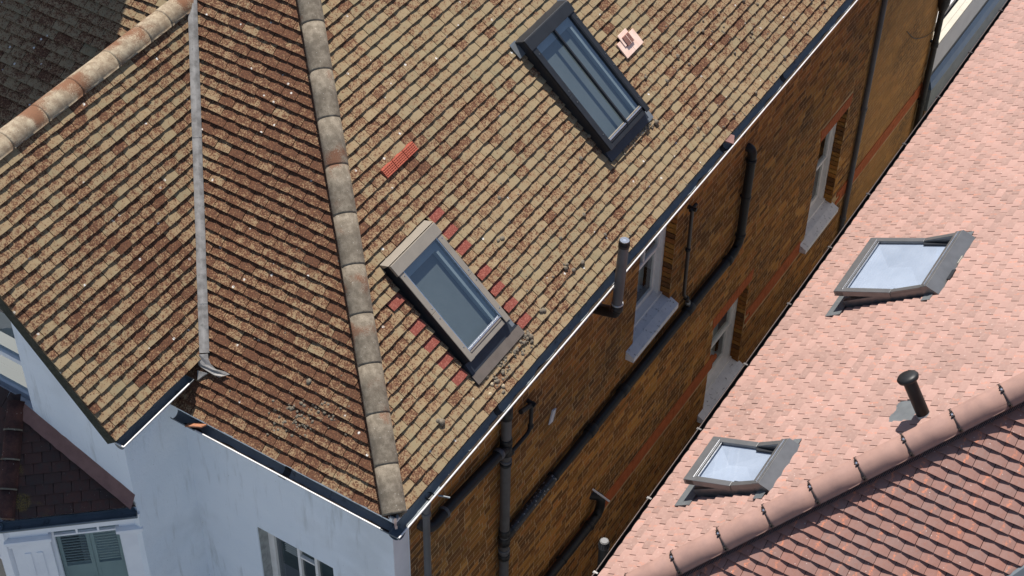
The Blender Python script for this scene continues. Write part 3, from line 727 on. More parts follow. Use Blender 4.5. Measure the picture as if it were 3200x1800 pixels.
bay2 = MB().add([F2 @ V(p) for p in ((-1.6, 0, 0), (0, 0, 0), (-.46, 1.0, 0), (-1.6, 1.0, 0))], [(0, 1, 2, 3)]).build('bay_front_slope', MT['deck'], HOUSE)
tile_slope(bay2, F2, MT['dtile'], 'bay_tile', 0, 10, lambda s: -1.6, lambda s: -s * .46 - .01, cam=.002, jit=.0015, nind=40, drop=.11)
bh = empty('bay_hip', (-3.6, -1, -.6), HOUSE)
A, B = V((-3.44, -1.39, -.885)), V((-3.9, -.6, -.27))
for i in range(4):
    half_round(A + (B - A) * i / 4, A + (B - A) * (i + 1) / 4, (0, 0, 1), .085, .012, MT['dridge'], 'bay_hip_tile', bh)
    m = MB(); q = A + (B - A) * i / 4; d = (B - A).normalized()
    side = d.cross(Z).normalized(); up_ = side.cross(d)
    m.sweep([(.094 * math.sin(a), .094 * math.cos(a) - .004) for a in [math.radians(-75 + 15 * t) for t in range(11)]], q - d * .005, q + d * .012, side, up_); m.build('mortar_joint', MT['hip'], bh)
m = MB(); vs = []
for i in range(25):                                          # mortar fillet against the gable wall
    t = i / 24; p = V((-3.80, wyf, -.325)).lerp(V((-2.545, wyf, -.82)), t); j = .008 * noise.noise(V((i * .7, 0, 4)))
    for dy, dz in ((.0, .075 + j), (-.02, .05 + j), (-.06, -.002), (-.105 + j, -.045)): vs.append(p + V((-.02 * (dy * 10), dy, dz + dy * -.25)))
m.add(vs, [(i * 4 + k, (i + 1) * 4 + k, (i + 1) * 4 + k + 1, i * 4 + k + 1) for i in range(24) for k in range(3)], smooth=True); m.build('mortar_fillet', MT['mortarfill'], HOUSE)
# bay gutter, cornice, piers and shuttered window
GA = V((-2.505, -.655, -.965)); GB = V((-3.475, -1.505, -.965))
gutter(GB - nb_ * .05, GA - nb_ * .05, nb_, 'bay_gutter', HOUSE, 'gut', r=.06, cap=(0, 1))
gutter(V((-5, -1.51, -.965)) + Y * .05, V((-3.475, -1.51, -.965)) + Y * .05, (0, -1, 0), 'bay_gutter', HOUSE, 'gut', r=.06)
BW = frame(GA - nb_ * .15 - Z * GA.z, e_, Z, nb_)      # u along the cant from the right end, s up, n outward
bf = empty('bay_front', (-2.9, -1.1, GZ), HOUSE)
def bx(name, mat, *b, bev=0):
    m = MB(); m.box(BW, *b); return m.build(name, MT[mat], bf, bevel=bev)
bx('cornice', 'bwhite', -.02, 1.30, -1.06, -1.02, -.05, .085, bev=.008); bx('cornice', 'bwhite', 0, 1.27, -1.09, -1.06, -.05, .05, bev=.006)
bx('fascia', 'bwhite', 0, 1.25, -1.22, -1.09, -.1, .02)
bx('pier', 'bwhite', 0, .20, GZ, -1.22, -.2, .015); bx('pier', 'bwhite', .86, 1.22, GZ, -1.22, -.2, .015)
for a, b in ((-.02, .235), (.83, 1.27)):
    bx('capital', 'bwhite', a, b, -1.30, -1.255, -.1, .075, bev=.006); bx('capital', 'bwhite', a + .015, b - .015, -1.335, -1.30, -.1, .05, bev=.005); bx('capital', 'bwhite', a + .025, b - .025, -1.385, -1.35, -.1, .035, bev=.005)
bx('pier_panel', 'bwhite', .95, 1.01, -3, -1.5, .012, .026, bev=.004); bx('pier_panel', 'bwhite', 1.06, 1.12, -3, -1.5, .012, .026, bev=.004)
bwn = empty('shuttered_window', (-2.95, -1.1, -2.6), HOUSE); tag(bwn, 'white bay window with sage green louvred shutters')
def bw(name, mat, *b):
    m = MB(); m.box(BW, *b); return m.build(name, MT[mat], bwn)
m = MB()
for b in ((.20, .225, GZ, -1.22), (.825, .86, GZ, -1.22), (.225, .825, -1.385, -1.362), (.40, .42, -1.362, -1.22), (.60, .62, -1.362, -1.22)): m.box(BW, b[0], b[1], b[2], b[3], -.10, -.05)
m.build('frame', MT['bwhite'], bwn)
for u0, u1 in ((.225, .40), (.42, .60), (.62, .825)): bw('pane', 'glassW', u0, u1, -1.362, -1.22, -.08, -.078)
for u0, u1 in ((.228, .512), (.516, .822)):
    m = MB()
    for b in ((u0, u0 + .035, -2.7, -1.39), (u1 - .035, u1, -2.7, -1.39), (u0 + .035, u1 - .035, -1.425, -1.39), (u0 + .035, u1 - .035, -2.00, -1.93)): m.box(BW, b[0], b[1], b[2], b[3], -.14, -.11)
    sh = m.build('shutter', MT['sage'], bwn)
    bw('shutter_panel', 'sage', u0 + .035, u1 - .035, -2.7, -2.00, -.135, -.118)
    for i in range(12):
        z = -1.445 - i * .041; m = MB(); Ms = BW @ Matrix.Translation((0, z, -.125)) @ Matrix.Rotation(math.radians(20 if u0 < .4 else 52), 4, 'X'); m.box(Ms, u0 + .035, u1 - .035, -.02, .02, -.003, .003); m.build('louvre', MT['sage'], bwn)
bw('room_back', 'dark', .1, .95, -2.8, -1.1, -.6, -.55)
bw('pane', 'glassW', .225, .825, -2.7, -1.385, -.085, -.083)
# left neighbour face of the bay (front)
m = MB(); m.box(ID, -5, -3.50, -1.42, -1.25, -1.22, -1.0); m.build('bay_fascia', MT['bwhite'], HOUSE)
m = MB(); m.box(ID, -5, -4.5, -1.40, -1.25, GZ, -1.22); m.box(ID, -3.66, -3.53, -1.40, -1.25, GZ, -1.22); m.build('bay_pier', MT['bwhite'], HOUSE)
m = MB()
for x0, x1, z0, z1 in ((-3.72, -3.66, -3, -1.22), (-3.98, -3.95, -3, -1.22), (-4.5, -3.72, -1.72, -1.68)): m.box(ID, x0, x1, -1.36, -1.31, z0, z1)
m.build('bay_sash', MT['bwhite'], HOUSE)
m = MB(); m.add([(-4.5, -1.335, -3), (-3.7, -1.335, -3), (-3.7, -1.335, -1.2), (-4.5, -1.335, -1.2)], [(0, 1, 2, 3)]); m.build('bay_pane', MT['glassW'], HOUSE)
m = MB(); m.box(ID, -4.6, -3.6, -1.0, -.95, -3, -1.1); m.build('bay_room', MT['dark'], HOUSE)

# ---- roof windows in the main slope
def roof_window(name_label, u0, u1, s0, s1, hh, mat, sidemat, gmat, mid, bright):
    w_ = empty('roof_window', FM @ V(((u0 + u1) / 2, (s0 + s1) / 2, 0)), HOUSE); tag(w_, name_label)
    def b(name, mt, *q, bev=0, M=FM):
        m = MB(); m.box(M, *q); return m.build(name, MT[mt], w_, bevel=bev)
    ew = .052
    b('side_casing', sidemat, u0, u0 + .028, s0, s1, -.02, hh - .012); b('side_casing', sidemat, u1 - .028, u1, s0, s1, -.02, hh - .012)
    # top face covers
    for a, c in ((u0 + .004, u0 + .07), (u1 - .07, u1 - .004)):
        ms = (s0 + s1) * .5 - .02
        b('side_cover', mat, a, c, s0 - .01, ms - .001, hh - .011, hh, bev=.003); b('side_cover', mat, a, c, ms + .001, s1 - .12, hh - .011, hh + .001, bev=.003)
        for q in (.12, .42, .52, .86):
            m = MB(); P = FM @ V(((a + c) / 2 + .012, s0 + (s1 - s0) * q, hh)); m.tube([P, P + (FM.to_3x3() @ Z) * .005], .006, n=8); m.build('rivet', MT['steel'] if bright else MT['balu'], w_)
    b('top_cover', mat, u0 - .012, u1 + .012, s1 - .125, s1 - .005, hh - .02, hh + .012, bev=.004)
    m = MB(); m.hexa([FM @ V(p) for p in ((u0 - .02, s1 + .004, -.02), (u1 + .02, s1 + .004, -.02), (u1 + .02, s1 + .085, -.02), (u0 - .02, s1 + .085, -.02), (u0 - .02, s1 + .004, hh - .005), (u1 + .02, s1 + .004, hh - .005), (u1 + .02, s1 + .055, .03), (u0 - .02, s1 + .055, .03))]); m.build('back_gutter', MT[mat if bright else 'anth'], w_, bevel=.004)
    if not bright: b('back_rail', 'balu', u0 - .01, u1 + .01, s1 + .0, s1 + .006, hh - .004, hh + .008)
    # sash rails round the pane
    a, c = u0 + .07, u1 - .07; sb_, st = s0 + .06, s1 - .125
    trim = 'steel' if bright else 'anth'
    b('glazing_trim', trim, a, a + .010, sb_, st, hh - .05, hh - .004); b('glazing_trim', trim, c - .010, c, sb_, st, hh - .05, hh - .004)
    b('bottom_rail', 'steel', a + .012, c - .012, sb_ + .006, sb_ + .022, hh - .03, hh - .006, bev=.004); b('bottom_rail', 'alu' if bright else 'anth', a + .012, c - .012, sb_ - .018, sb_ + .004, hh - .05, hh - .012, bev=.004)
    b('bottom_rail', 'steel' if bright else 'alu', a + .012, c - .012, sb_ + .024, sb_ + .036, hh - .035, hh - .014, bev=.004)
    b('bottom_cover', mat, u0 + .071, u1 - .071, s0 - .012, sb_ - .02, hh - .06, hh - .02, bev=.004)
    m = MB(); m.add([FM @ V(p) for p in ((a + .01, sb_ + .03, hh - .022), (c - .01, sb_ + .03, hh - .022), (c - .01, st, hh - .022), (a + .01, st, hh - .022))], [(0, 1, 2, 3)]); m.build('pane', MT['glassA'], w_)
    if mid: b('glazing_bar', 'anth', mid - .011, mid + .011, sb_ + .005, st, hh - .03, hh + .004, bev=.003)
    # inner frame seen through the pane and the blind below
    b('inner_frame', 'reveal', a + .010, c - .010, st - .085, st + .02, hh - .10, hh - .05); b('inner_frame', 'reveal', c - .075, c - .010, sb_ + .03, st - .085, hh - .10, hh - .05)
    b('inner_frame', 'reveal', a + .01, a + .03, sb_ + .03, st - .085, hh - .10, hh - .05)
    b('blind', 'blind', a - .02, c + .02, sb_ - .03, st + .05, hh - .14, hh - .102)
    # upstand skirts closing the sides
    b('sill_casing', sidemat, u0 + .028, u1 - .028, s0 - .005, s0 + .02, -.02, hh - .062)
    return b, w_
b, w1 = roof_window('taupe framed roof window low on the brown main slope between red tiles', 1.625, 2.30, .50, 1.645, .125, 'alu', 'anth', 'glassA', None, True)  # near-black sides put the shade on the frame's flanks into colour
m = MB(); m.hexa([FM @ V(p) for p in ((1.60, .37, -.005), (2.36, .37, -.005), (2.36, .50, -.005), (1.60, .50, -.005), (1.60, .372, .046), (2.36, .372, .046), (2.32, .496, .052), (1.61, .496, .052))]); m.build('apron', MT['dflash'], w1)
for i in range(60):                                  # pleats of the apron skirt
    u = 1.585 + i * .79 / 60; m = MB()
    m.hexa([FM @ V(p) for p in ((u + .002, .272, .012), (u + .0095, .272, .012), (u + .0095, .372, .012), (u + .002, .372, .012), (u + .003, .274, .056), (u + .0085, .274, .056), (u + .0085, .371, .052), (u + .003, .371, .052))]); m.build('apron_pleat', MT['corr'], w1)
b('apron_base', 'deck', 1.58, 2.38, .268, .375, .004, .041)
b('corner_clip', 'flash', 2.30, 2.345, .40, .50, .03, .05)
b, w2 = roof_window('tall anthracite roof window with a glazing bar beside the copper vent', 4.60, 5.40, .88, 2.27, .148, 'anth', 'anth', 'glassA', 5.02, False)
m = MB(); m.hexa([FM @ V(p) for p in ((4.60, .76, .0), (5.42, .76, .0), (5.42, .88, .0), (4.60, .88, .0), (4.61, .762, .047), (5.40, .762, .047), (5.40, .878, .054), (4.61, .878, .054))]); m.build('apron', MT['dflash'], w2)
b('corner_flashing', 'flash', 5.37, 5.46, .76, .93, .044, .049); b('corner_flashing', 'flash', 4.50, 4.60, 2.16, 2.33, .044, .049); b('corner_flashing', 'flash', 5.40, 5.50, 2.20, 2.33, .044, .049)

# ---- vents let into the main slope
tv_ = empty('ridge_vent_tile', FM @ V((2.54, 2.26, 0)), HOUSE); tag(tv_, 'bright terracotta slotted vent tile three tiles wide')
tv_.name = 'vent_tile'; WO[tv_.name] = FM @ V((2.54, 2.26, 0))
for t in range(3):
    u = 2.288 + t * .167; m = MB()
    m.box(FM, u, u + .163, 2.212, 2.318, .004, .040)
    for r in range(5):
        m.box(FM, u + .003, u + .160, 2.218 + r * .0195, 2.218 + r * .0195 + .010, .040, .052)
    for q in range(6): m.box(FM, u + .003 + q * .0294, u + .009 + q * .0294, 2.222, 2.306, .0402, .0505)
    m.build('slotted_tile', MT['terra'], tv_)
cv = empty('copper_vent', FM @ V((5.85, 1.5, 0))); tag(cv, 'shiny copper tile vent with a square louvred grille on the brown roof', 'roof vent')
def cb_(name, mt, *q, bev=0):
    m = MB(); m.box(FM, *q); return m.build(name, MT[mt], cv, bevel=bev)
cb_('copper_tile', 'cop', 5.683, 5.848, 1.385, 1.57, .036, .054, bev=.002); cb_('copper_tile', 'cop', 5.851, 6.016, 1.385, 1.57, .036, .054, bev=.002); cb_('copper_tile', 'cop', 5.752, 5.918, 1.49, 1.63, .056, .066, bev=.002)
cb_('grille_box', 'copd', 5.785, 5.905, 1.475, 1.585, .058, .072)
for i in range(9): cb_('louvre', 'copd', 5.785, 5.905, 1.478 + i * .012, 1.484 + i * .012, .072, .078)
cb_('grille_bar', 'cop', 5.842, 5.848, 1.475, 1.585, .0785, .081)

# loose shard caught in the front gutter, small paper notice, moss
sh = MB(); Ms = Matrix.Translation((-2.15, -.062, -.035)) @ Matrix.Rotation(math.radians(-24), 4, 'Y') @ Matrix.Rotation(math.radians(-20), 4, 'X') @ Matrix.Rotation(math.radians(12), 4, 'Z')
sh.add([Ms @ V(p) for p in ((-.10, -.045, 0), (.085, -.05, 0), (.10, .02, 0), (-.02, .055, 0), (-.11, .03, 0), (-.10, -.045, .012), (.085, -.05, .012), (.10, .02, .012), (-.02, .055, .012), (-.11, .03, .012))], [(4, 3, 2, 1, 0), (5, 6, 7, 8, 9), (0, 1, 6, 5), (1, 2, 7, 6), (2, 3, 8, 7), (3, 4, 9, 8), (4, 0, 5, 9)])
tag(sh.build('broken_tile', MT['clay']), 'broken orange tile shard lying across the front gutter below the valley', 'broken tile')

sh = MB(); Ms = Matrix.Translation((.025, 6.17, -.02)) @ Matrix.Rotation(math.radians(20), 4, 'Y') @ Matrix.Rotation(math.radians(30), 4, 'Z')
sh.hexa([Ms @ V(p) for p in ((-.05, -.06, 0), (.05, -.07, 0), (.06, .05, 0), (-.04, .06, 0), (-.05, -.06, .016), (.05, -.07, .016), (.06, .05, .016), (-.04, .06, .016))])
tag(sh.build('broken_tile', MT['mortarfill']), 'small reddish tile fragment resting on the long side gutter above the soil pipe bend', 'broken tile')

def blobs(name, mat, pts, label, cat):
    m = MB()
    for P, nrm, r in pts:
        bm = bmesh.new(); bmesh.ops.create_icosphere(bm, subdivisions=2, radius=1); q = nrm.to_track_quat('Z', 'Y').to_matrix()
        sc_ = V((random.uniform(.8, 1.3), random.uniform(.8, 1.2), random.uniform(.5, .8))) * r; sd_ = random.random() * 50
        vs = []
        for v in bm.verts:
            p = v.co * (1 + .35 * noise.noise(v.co * 2.2 + V((sd_, 0, 0)))); vs.append(P + q @ V((p.x * sc_.x, p.y * sc_.y, p.z * sc_.z)))
        fs = [tuple(v.index for v in f.verts) for f in bm.faces]; bm.free(); m.add(vs, fs, smooth=True)
    return tag(m.build(name, MT[mat]), label, cat, kind='stuff')
nM, nH = V((S1, 0, C1)), V((0, -S1, C1)); pts = []
def mp(u, s, r): pts.append((FM @ V((u, s, .036)), nM, r))
for i in range(85):
    t = random.random(); mp(1.72 + .72 * t + random.gauss(0, .03), .235 - .06 * (t < .3) + random.gauss(0, .045), random.uniform(.006, .020))
for i in range(26): mp(4.8 + .75 * random.random(), .735 + random.gauss(0, .018), random.uniform(.007, .02))
for u, s, r in ((2.41, .2, .034), (2.40, .23, .026), (2.89, 1.045, .024), (2.84, 1.06, .018), (3.27, .388, .026), (3.31, .40, .02), (3.48, .30, .026), (2.73, .271, .028), (2.70, .29, .02), (5.45, .70, .036), (1.02, .30, .035), (1.0, .33, .025)): mp(u, s, r)
for i in range(230): 
    u = random.uniform(2.6, 9.2); s = .02 + .1 * random.randint(0, 14) + random.gauss(0, .008); mp(u, s, random.uniform(.004, .014) if random.random() < .9 else .022)
for i in range(40): mp(random.uniform(6, 9.2), random.uniform(.02, 1.2), random.uniform(.008, .02))
blobs('moss', 'moss', pts, 'dry brown moss clumps dotted over the main slope tiles', 'moss')
pts = []
for i in range(95):
    a = random.random(); x = -1.18 + random.gauss(0, .17); s = .47 + (x + 1.18) * .45 + random.gauss(0, .10); pts.append((FH @ V((x, s, .03)), nH, random.uniform(.007, .017)))
for i in range(70): pts.append((FH @ V((random.uniform(-2.3, -.4), random.uniform(.1, 2.2), .03)), nH, random.uniform(.004, .011)))
pts.append((FH @ V((-1.304, .767, .03)), nH, .03))
blobs('moss', 'moss', [p for p in pts if p[0].x > valley_x(p[0].z) + .1 and p[0].x < -p[0].y - .1], 'small grey moss cushions clustered on the front slope', 'moss')
pts = [(FM @ V((u, s, .028)), nM, r) for u, s, r in ((1.72, .175, .022), (1.78, .17, .02), (1.80, .09, .024), (1.63, .13, .02), (1.9, .25, .014))]
blobs('lichen', 'lich', pts, 'pale yellow crusts in the debris below the taupe roof window', 'lichen')

# ================================================================== pipes on the old house
def pipe(name, label, cat, pts, r, mat, collars=(), brackets=(), fr=.09, n=18):
    pts = [V(p) for p in pts]; T = empty(name, min(pts, key=lambda p: p.z)); tag(T, label, cat)
    m = MB(); m.tube(fillet(pts, fr), r, n=n); m.build('tube', MT[mat], T)
    for c, d, L, cm in collars:
        c = V(c); d = V(d).normalized(); q = MB(); q.tube([c - d * L / 2, c - d * L / 2 + d * .006, c + d * L / 2 - d * .006, c + d * L / 2], r + .009, n=n, rr=[r + .003, r + .010, r + .010, r + .003]); q.build('collar', MT[cm], T)
    for c, d in brackets:
        c = V(c); d = V(d).normalized(); q = MB(); q.tube([c - d * .014, c + d * .014], r + .006, n=n); q.box(Matrix.Translation(c), -.07, -.0, -.022, .022, -.012, .012); q.build('bracket', MT['black'], T)
    return T
px_ = XW + .075
sp = pipe('soil_pipe', 'long black soil pipe dropping from an elbow then running along the brick wall', 'pipe',
     [(XW - .05, 7.22, -.98), (px_, 7.22, -.98), (px_, 7.20, -2.42), (px_, 7.02, -2.50), (px_, 1.99, -2.47)], .054, 'black',
     collars=[((px_, 7.20, -2.30), Z, .05, 'black'), ((px_, 7.21, -1.14), Z, .05, 'black'), ((px_, 6.92, -2.50), Y, .08, 'black'), ((px_, 5.94, -2.49), Y, .14, 'black'), ((px_, 4.42, -2.485), Y, .12, 'black'), ((px_, 3.72, -2.48), Y, .13, 'black')],
     brackets=[((px_, 2.95, -2.475), Y), ((px_, 7.21, -1.7), Z)], fr=.10)
m = MB(); m.tube([(px_, 2.10, -2.4705), (px_, 2.92, -2.4755)], .0555, n=18); m.build('paint_splashed_length', MT['splash'], sp)
ws = pipe('waste_pipe', 'thin dark waste pipe with a tee at its top beside the window under the gutter', 'pipe',
     [(px_ - .02, 5.77, -.80), (px_ - .02, 5.80, -2.16), (px_ - .01, 5.90, -2.30), (px_, 5.93, -2.46)], .022, 'brownblk',
     collars=[((px_ - .02, 5.775, -1.42), Z, .04, 'black'), ((px_ - .01, 5.86, -2.25), (0, .1, -.12), .05, 'black'), ((px_ - .01, 5.915, -2.37), (0, .1, -.5), .05, 'flash')], fr=.05, n=12)
m = MB(); m.tube([(XW - .02, 5.77, -.80), (px_ + .03, 5.77, -.80)], .024, n=12); m.tube([(px_ - .02, 5.72, -.80), (px_ - .02, 5.86, -.80)], .02, n=12); m.build('tee', MT['black'], ws)
st = pipe('soil_stack', 'faded grey brown vertical soil stack near the house corner', 'pipe', [(px_, 1.97, -.15), (px_, 1.97, GZ)], .052, 'stack',
     collars=[((px_, 1.97, -.52), Z, .16, 'black'), ((px_, 1.97, -.93), Z, .08, 'black'), ((px_, 1.97, -1.05), Z, .16, 'black'), ((px_, 1.97, -1.22), Z, .03, 'grey'), ((px_, 1.97, -1.27), Z, .04, 'black'), ((px_, 1.97, -2.36), Z, .10, 'black'), ((px_, 1.97, -2.50), Z, .12, 'black'), ((px_, 1.97, -2.66), Z, .05, 'grey'), ((px_, 1.97, -2.76), Z, .08, 'black')])
pipe('branch_pipe', 'black branch pipe sloping from a bend by the corner up to the soil stack', 'pipe',
     [(XW - .03, .60, -.80), (px_ + .01, .66, -.90), (px_ + .01, .90, -.87), (px_, 1.95, -1.02)], .054, 'black', collars=[((px_ + .01, .885, -.872), (0, 1, -.12), .03, 'grey'), ((px_, 1.84, -1.0), (0, 1, -.14), .05, 'grey')], fr=.13)
pipe('waste_pipe', 'small black waste pipe with a capped tee above the white wall notice', 'pipe',
     [(px_ - .02, 2.47, -.86), (px_ - .02, 2.46, -1.20), (px_ - .01, 2.40, -1.24), (px_, 2.0, -1.20)], .021, 'black', collars=[((px_ - .02, 2.46, -1.20), Z, .05, 'black'), ((px_, 2.06, -1.205), Y, .06, 'black')], fr=.05, n=12)
m = MB(); m.tube([(px_ - .02, 2.26, -.80), (px_ - .02, 2.50, -.90)], .026, n=12); m.tube([(XW, 2.47, -.86), (px_ + .02, 2.47, -.88)], .024, n=12)
tag(m.build('pipe_tee', MT['black']), 'black capped pipe tee sticking out just below the gutter bristles', 'pipe fitting')
dp = pipe('downpipe', 'slim grey downpipe dropping from the gutter outlet at the house corner', 'pipe', [(.040, .445, -.10), (.012, .445, -.30), (.012, .445, GZ)], .034, 'grey', collars=[((.012, .445, -.36), Z, .05, 'grey')], fr=.04)
m = MB(); m.tube([(.05, .455, -.102), (.05, .455, -.086)], .040, n=20, caps=False); m.tube([(.05, .455, -.104), (.05, .455, -.1)], .034, n=20); m.build('outlet', MT['black'], dp)
ov = MB(); ov.tube([(.09, .52, -.02 - .10), (.19, .565, -.135)], .009, n=10); tag(ov.build('overflow_pipe', MT['flash']), 'short pale overflow pipe poking out under the gutter by the outlet', 'pipe')
lp = pipe('low_waste_pipe', 'black waste pipe with a downward bend low on the brick wall', 'pipe', [(XW - .03, 3.98, -3.93), (px_ + .02, 4.06, -3.96), (px_ + .02, 4.03, -4.20), (px_ + .02, 3.85, -4.22), (px_ + .02, .5, -4.12)], .054, 'black',
     collars=[((px_ + .02, 3.80, -4.218), Y, .05, 'black')], brackets=[((px_ + .02, 3.2, -4.2), Y)], fr=.11)
lp.name = 'waste_pipe'; WO[lp.name] = WO.get('low_waste_pipe', WO.get(lp.name))
ov = MB(); ov.tube([(XW, 4.0, -3.83), (XW + .24, 3.98, -3.87)], .012, n=10); tag(ov.build('overflow_pipe', MT['white']), 'short white overflow pipe above the low black bend', 'pipe')
sv = pipe('soil_vent_pipe', 'grey vent pipe rising past the gutter with a slotted silver cap', 'vent pipe', [(XW - .02, 3.66, -.56), (.02, 3.60, -.44), (.165, 3.565, -.36), (.17, 3.565, -.2), (.17, 3.61, .52)], .052, 'grey',
     collars=[((.17, 3.567, -.24), Z, .02, 'steelg'), ((.17, 3.566, -.295), Z, .07, 'black')], fr=.09)
m = MB(); m.tube([(XW - .01, 3.665, -.565), (.02, 3.60, -.45), (.15, 3.567, -.375), (.168, 3.566, -.32)], .060, n=18); m.build('bend', MT['black'], sv)
P0 = V((.17, 3.61, .50)); ax = V((0, .06, .72)).normalized(); s1_ = V((1, 0, 0)); s2_ = ax.cross(s1_)
m = MB(); m.tube([P0, P0 + ax * .012, P0 + ax * .03], .057, n=24); m.build('cap_collar', MT['black'], sv)
m = MB(); m.tube([P0 + ax * .03, P0 + ax * .07], .046, n=24); m.build('cap_core', MT['dark'], sv)
m = MB()
for i in range(24):
    a = 2 * math.pi * i / 24; d = s1_ * math.cos(a) + s2_ * math.sin(a); t_ = ax.cross(d); c = P0 + ax * .03
    m.hexa([c + d * .049 - t_ * .004, c + d * .056 - t_ * .004, c + d * .056 + t_ * .004, c + d * .049 + t_ * .004] + [p + ax * .042 for p in (c + d * .046 - t_ * .004, c + d * .052 - t_ * .004, c + d * .052 + t_ * .004, c + d * .046 + t_ * .004)])
m.build('cap_ribs', MT['black'], sv)
m = MB(); c = P0 + ax * .074; m.tube([c, c + ax * .006], .018, n=20)
for i in range(20):
    a = 2 * math.pi * i / 20; d = s1_ * math.cos(a) + s2_ * math.sin(a); t_ = ax.cross(d)
    m.hexa([c + d * .017 - t_ * .0015, c + d * .046 - t_ * .0052, c + d * .046 + t_ * .0052, c + d * .017 + t_ * .0015] + [p + ax * .006 for p in (c + d * .017 - t_ * .0015, c + d * .046 - t_ * .0052, c + d * .046 + t_ * .0052, c + d * .017 + t_ * .0015)])
m.tube([c + ax * .001, c + ax * .005], .0475, n=24, caps=False); m.build('cap_grille', MT['steel'], sv)
pipe('downpipe', 'long grey downpipe where the wall turns from dim to brighter lit brick', 'pipe', [(px_ - .03, 11.03, -.12), (px_ - .03, 11.03, GZ)], .036, 'grey', collars=[((px_ - .03, 11.03, -3.0), Z, .06, 'grey'), ((px_ - .03, 11.03, -5.0), Z, .06, 'grey')])
bd = pipe('downpipe', 'black downpipe with a hopper head beside the cream coping', 'pipe', [(px_, 13.60, -2.85), (px_, 13.60, GZ)], .046, 'black', collars=[((px_, 13.60, -3.55), Z, .06, 'black'), ((px_, 13.60, -4.62), Z, .06, 'black')], brackets=[((px_, 13.60, -3.5), Z), ((px_, 13.60, -4.57), Z)])
m = MB(); m.tube([(px_, 13.6, -2.95), (px_, 13.6, -2.82), (px_, 13.6, -2.62)], .07, n=14, rr=[.05, .085, .095]); m.build('hopper', MT['black'], bd)
m = MB(); m.tube(fillet([(XW + .01, 12.35, -2.55), (XW + .01, 12.75, -2.93), (XW + .01, 13.0, -3.08), (XW + .02, 13.3, -3.22), (XW + .03, 13.55, -3.28)], .2), .005, n=6)
tag(m.build('cable', MT['black']), 'thin dark cable sagging across the brighter lit brick to the black downpipe', 'cable')
m = MB(); m.add([(XW + .006, 2.90, -1.64), (XW + .006, 2.98, -1.66), (XW + .006, 3.03, -1.50), (XW + .006, 2.96, -1.47), (XW + .014, 2.90, -1.64), (XW + .014, 2.98, -1.66), (XW + .020, 3.03, -1.50), (XW + .026, 2.96, -1.47)], [(4, 5, 6, 7), (0, 1, 5, 4), (1, 2, 6, 5), (2, 3, 7, 6), (3, 0, 4, 7)])
tag(m.build('paper_notice', MT['lilac']), 'scrap of white plastic stuck to the brick wall', 'notice')
m = MB()                                            # bristles hanging beneath the gutter
for i in range(900):
    y = random.uniform(2.05, 3.75); a = random.uniform(-.6, .6); L = random.uniform(.04, .09); b0 = V((.02 + random.uniform(-.02, .04), y, -.108)); d = V((random.uniform(.1, .7), a, -1)).normalized(); t_ = V((.003, .004, 0))
    p1 = b0 + d * L * .5; p2 = p1 + V((d.x * .4, d.y * 1.6, -.5)).normalized() * L * .5
    m.add([b0 - t_, b0 + t_, p1 + t_, p1 - t_, p2], [(0, 1, 2, 3), (3, 2, 4)])
tag(m.build('gutter_bristles', MT['fringe'], HOUSE), kind='stuff')

m = MB(); m.add([(XW, 11.1, -.03), (-RY, 11.1, zt - .03), (-2 * RY + .2, 11.1, -.03), (-2 * RY + .2, 11.1, GZ), (XW, 11.1, GZ)], [(4, 3, 2, 1, 0)]); m.build('rear_gable', MT['cut'], HOUSE)
m = MB(); m.add([(XW + .06, 11.1, -1.15), (XW + .06, 13.72, -1.15), (-3.2, 13.72, -.2), (-3.2, 11.1, -.2)], [(0, 1, 2, 3)]); m.build('outrigger_roof', MT['deck'], HOUSE)
m = MB(); m.box(ID, -4, XW - .26, 13.5, 13.68, GZ, -1.2); m.build('outrigger_wall', MT['cut'], HOUSE)
# chimney on the far ridge (out of the picture, its shadow falls on the far front slope)
ch = empty('chimney_stack', (-6.3, 3.5, 2.6)); tag(ch, 'brick chimney stack on the old ridge beyond the wing', 'chimney')
m = MB(); m.box(ID, -7.4, -5.92, 2.95, 3.85, 2.2, 5.4); m.build('shaft', MT['cut'], ch)
m = MB(); m.box(ID, -7.47, -5.85, 2.88, 3.92, 5.4, 5.55); m.build('cap', MT['cut'], ch)

# low lean-to with cream cornice beyond the black downpipe
ln = empty('rear_extension', (.05, 15, GZ)); tag(ln, 'low flat extension with cream coping and sky-tinted lead apron beyond the black downpipe', 'extension')
y0, y1 = 13.69, 19.0
def lb(name, mt, prof):
    m = MB(); m.sweep(prof, (0, y0, 0), (0, y1, 0), X, Z, closed=True); return m.build(name, MT[mt], ln)
lb('wall', 'cut', [(XW - .1, GZ), (-.06, GZ), (-.06, -4.82), (XW - .1, -4.82)])
lb('flat_roof', 'paleb', [(-3.2, -3.6), (-.284, -3.6), (-.284, -3.50), (-3.2, -3.45)])
lb('roof_bead', 'cream', [(-.42, -3.497), (-.37, -3.497), (-.375, -3.475), (-.415, -3.475)])
lb('channel_shade', 'anth', [(-.283, -3.60), (-.239, -3.60), (-.239, -3.585), (-.283, -3.585)])  # dark strip painted in as the roof step's shadow line
lb('coping', 'cream', [(-.238, -3.60), (-.075, -3.60), (-.075, -3.562), (-.15, -3.556), (-.16, -3.549), (-.238, -3.545)])
lb('fascia', 'paleb', [(XW - .1, -4.09), (-.083, -4.09), (-.083, -3.601), (XW - .1, -3.601)])
lb('recess_shade', 'anth', [(XW - .1, -4.22), (-.105, -4.22), (-.105, -4.091), (XW - .1, -4.091)])  # dark strip painted in as the shade beneath the fascia
lb('lead_apron', 'skylead', [(XW - .1, -4.417), (-.03, -4.417), (-.06, -4.30), (-.10, -4.221), (XW - .1, -4.221)])
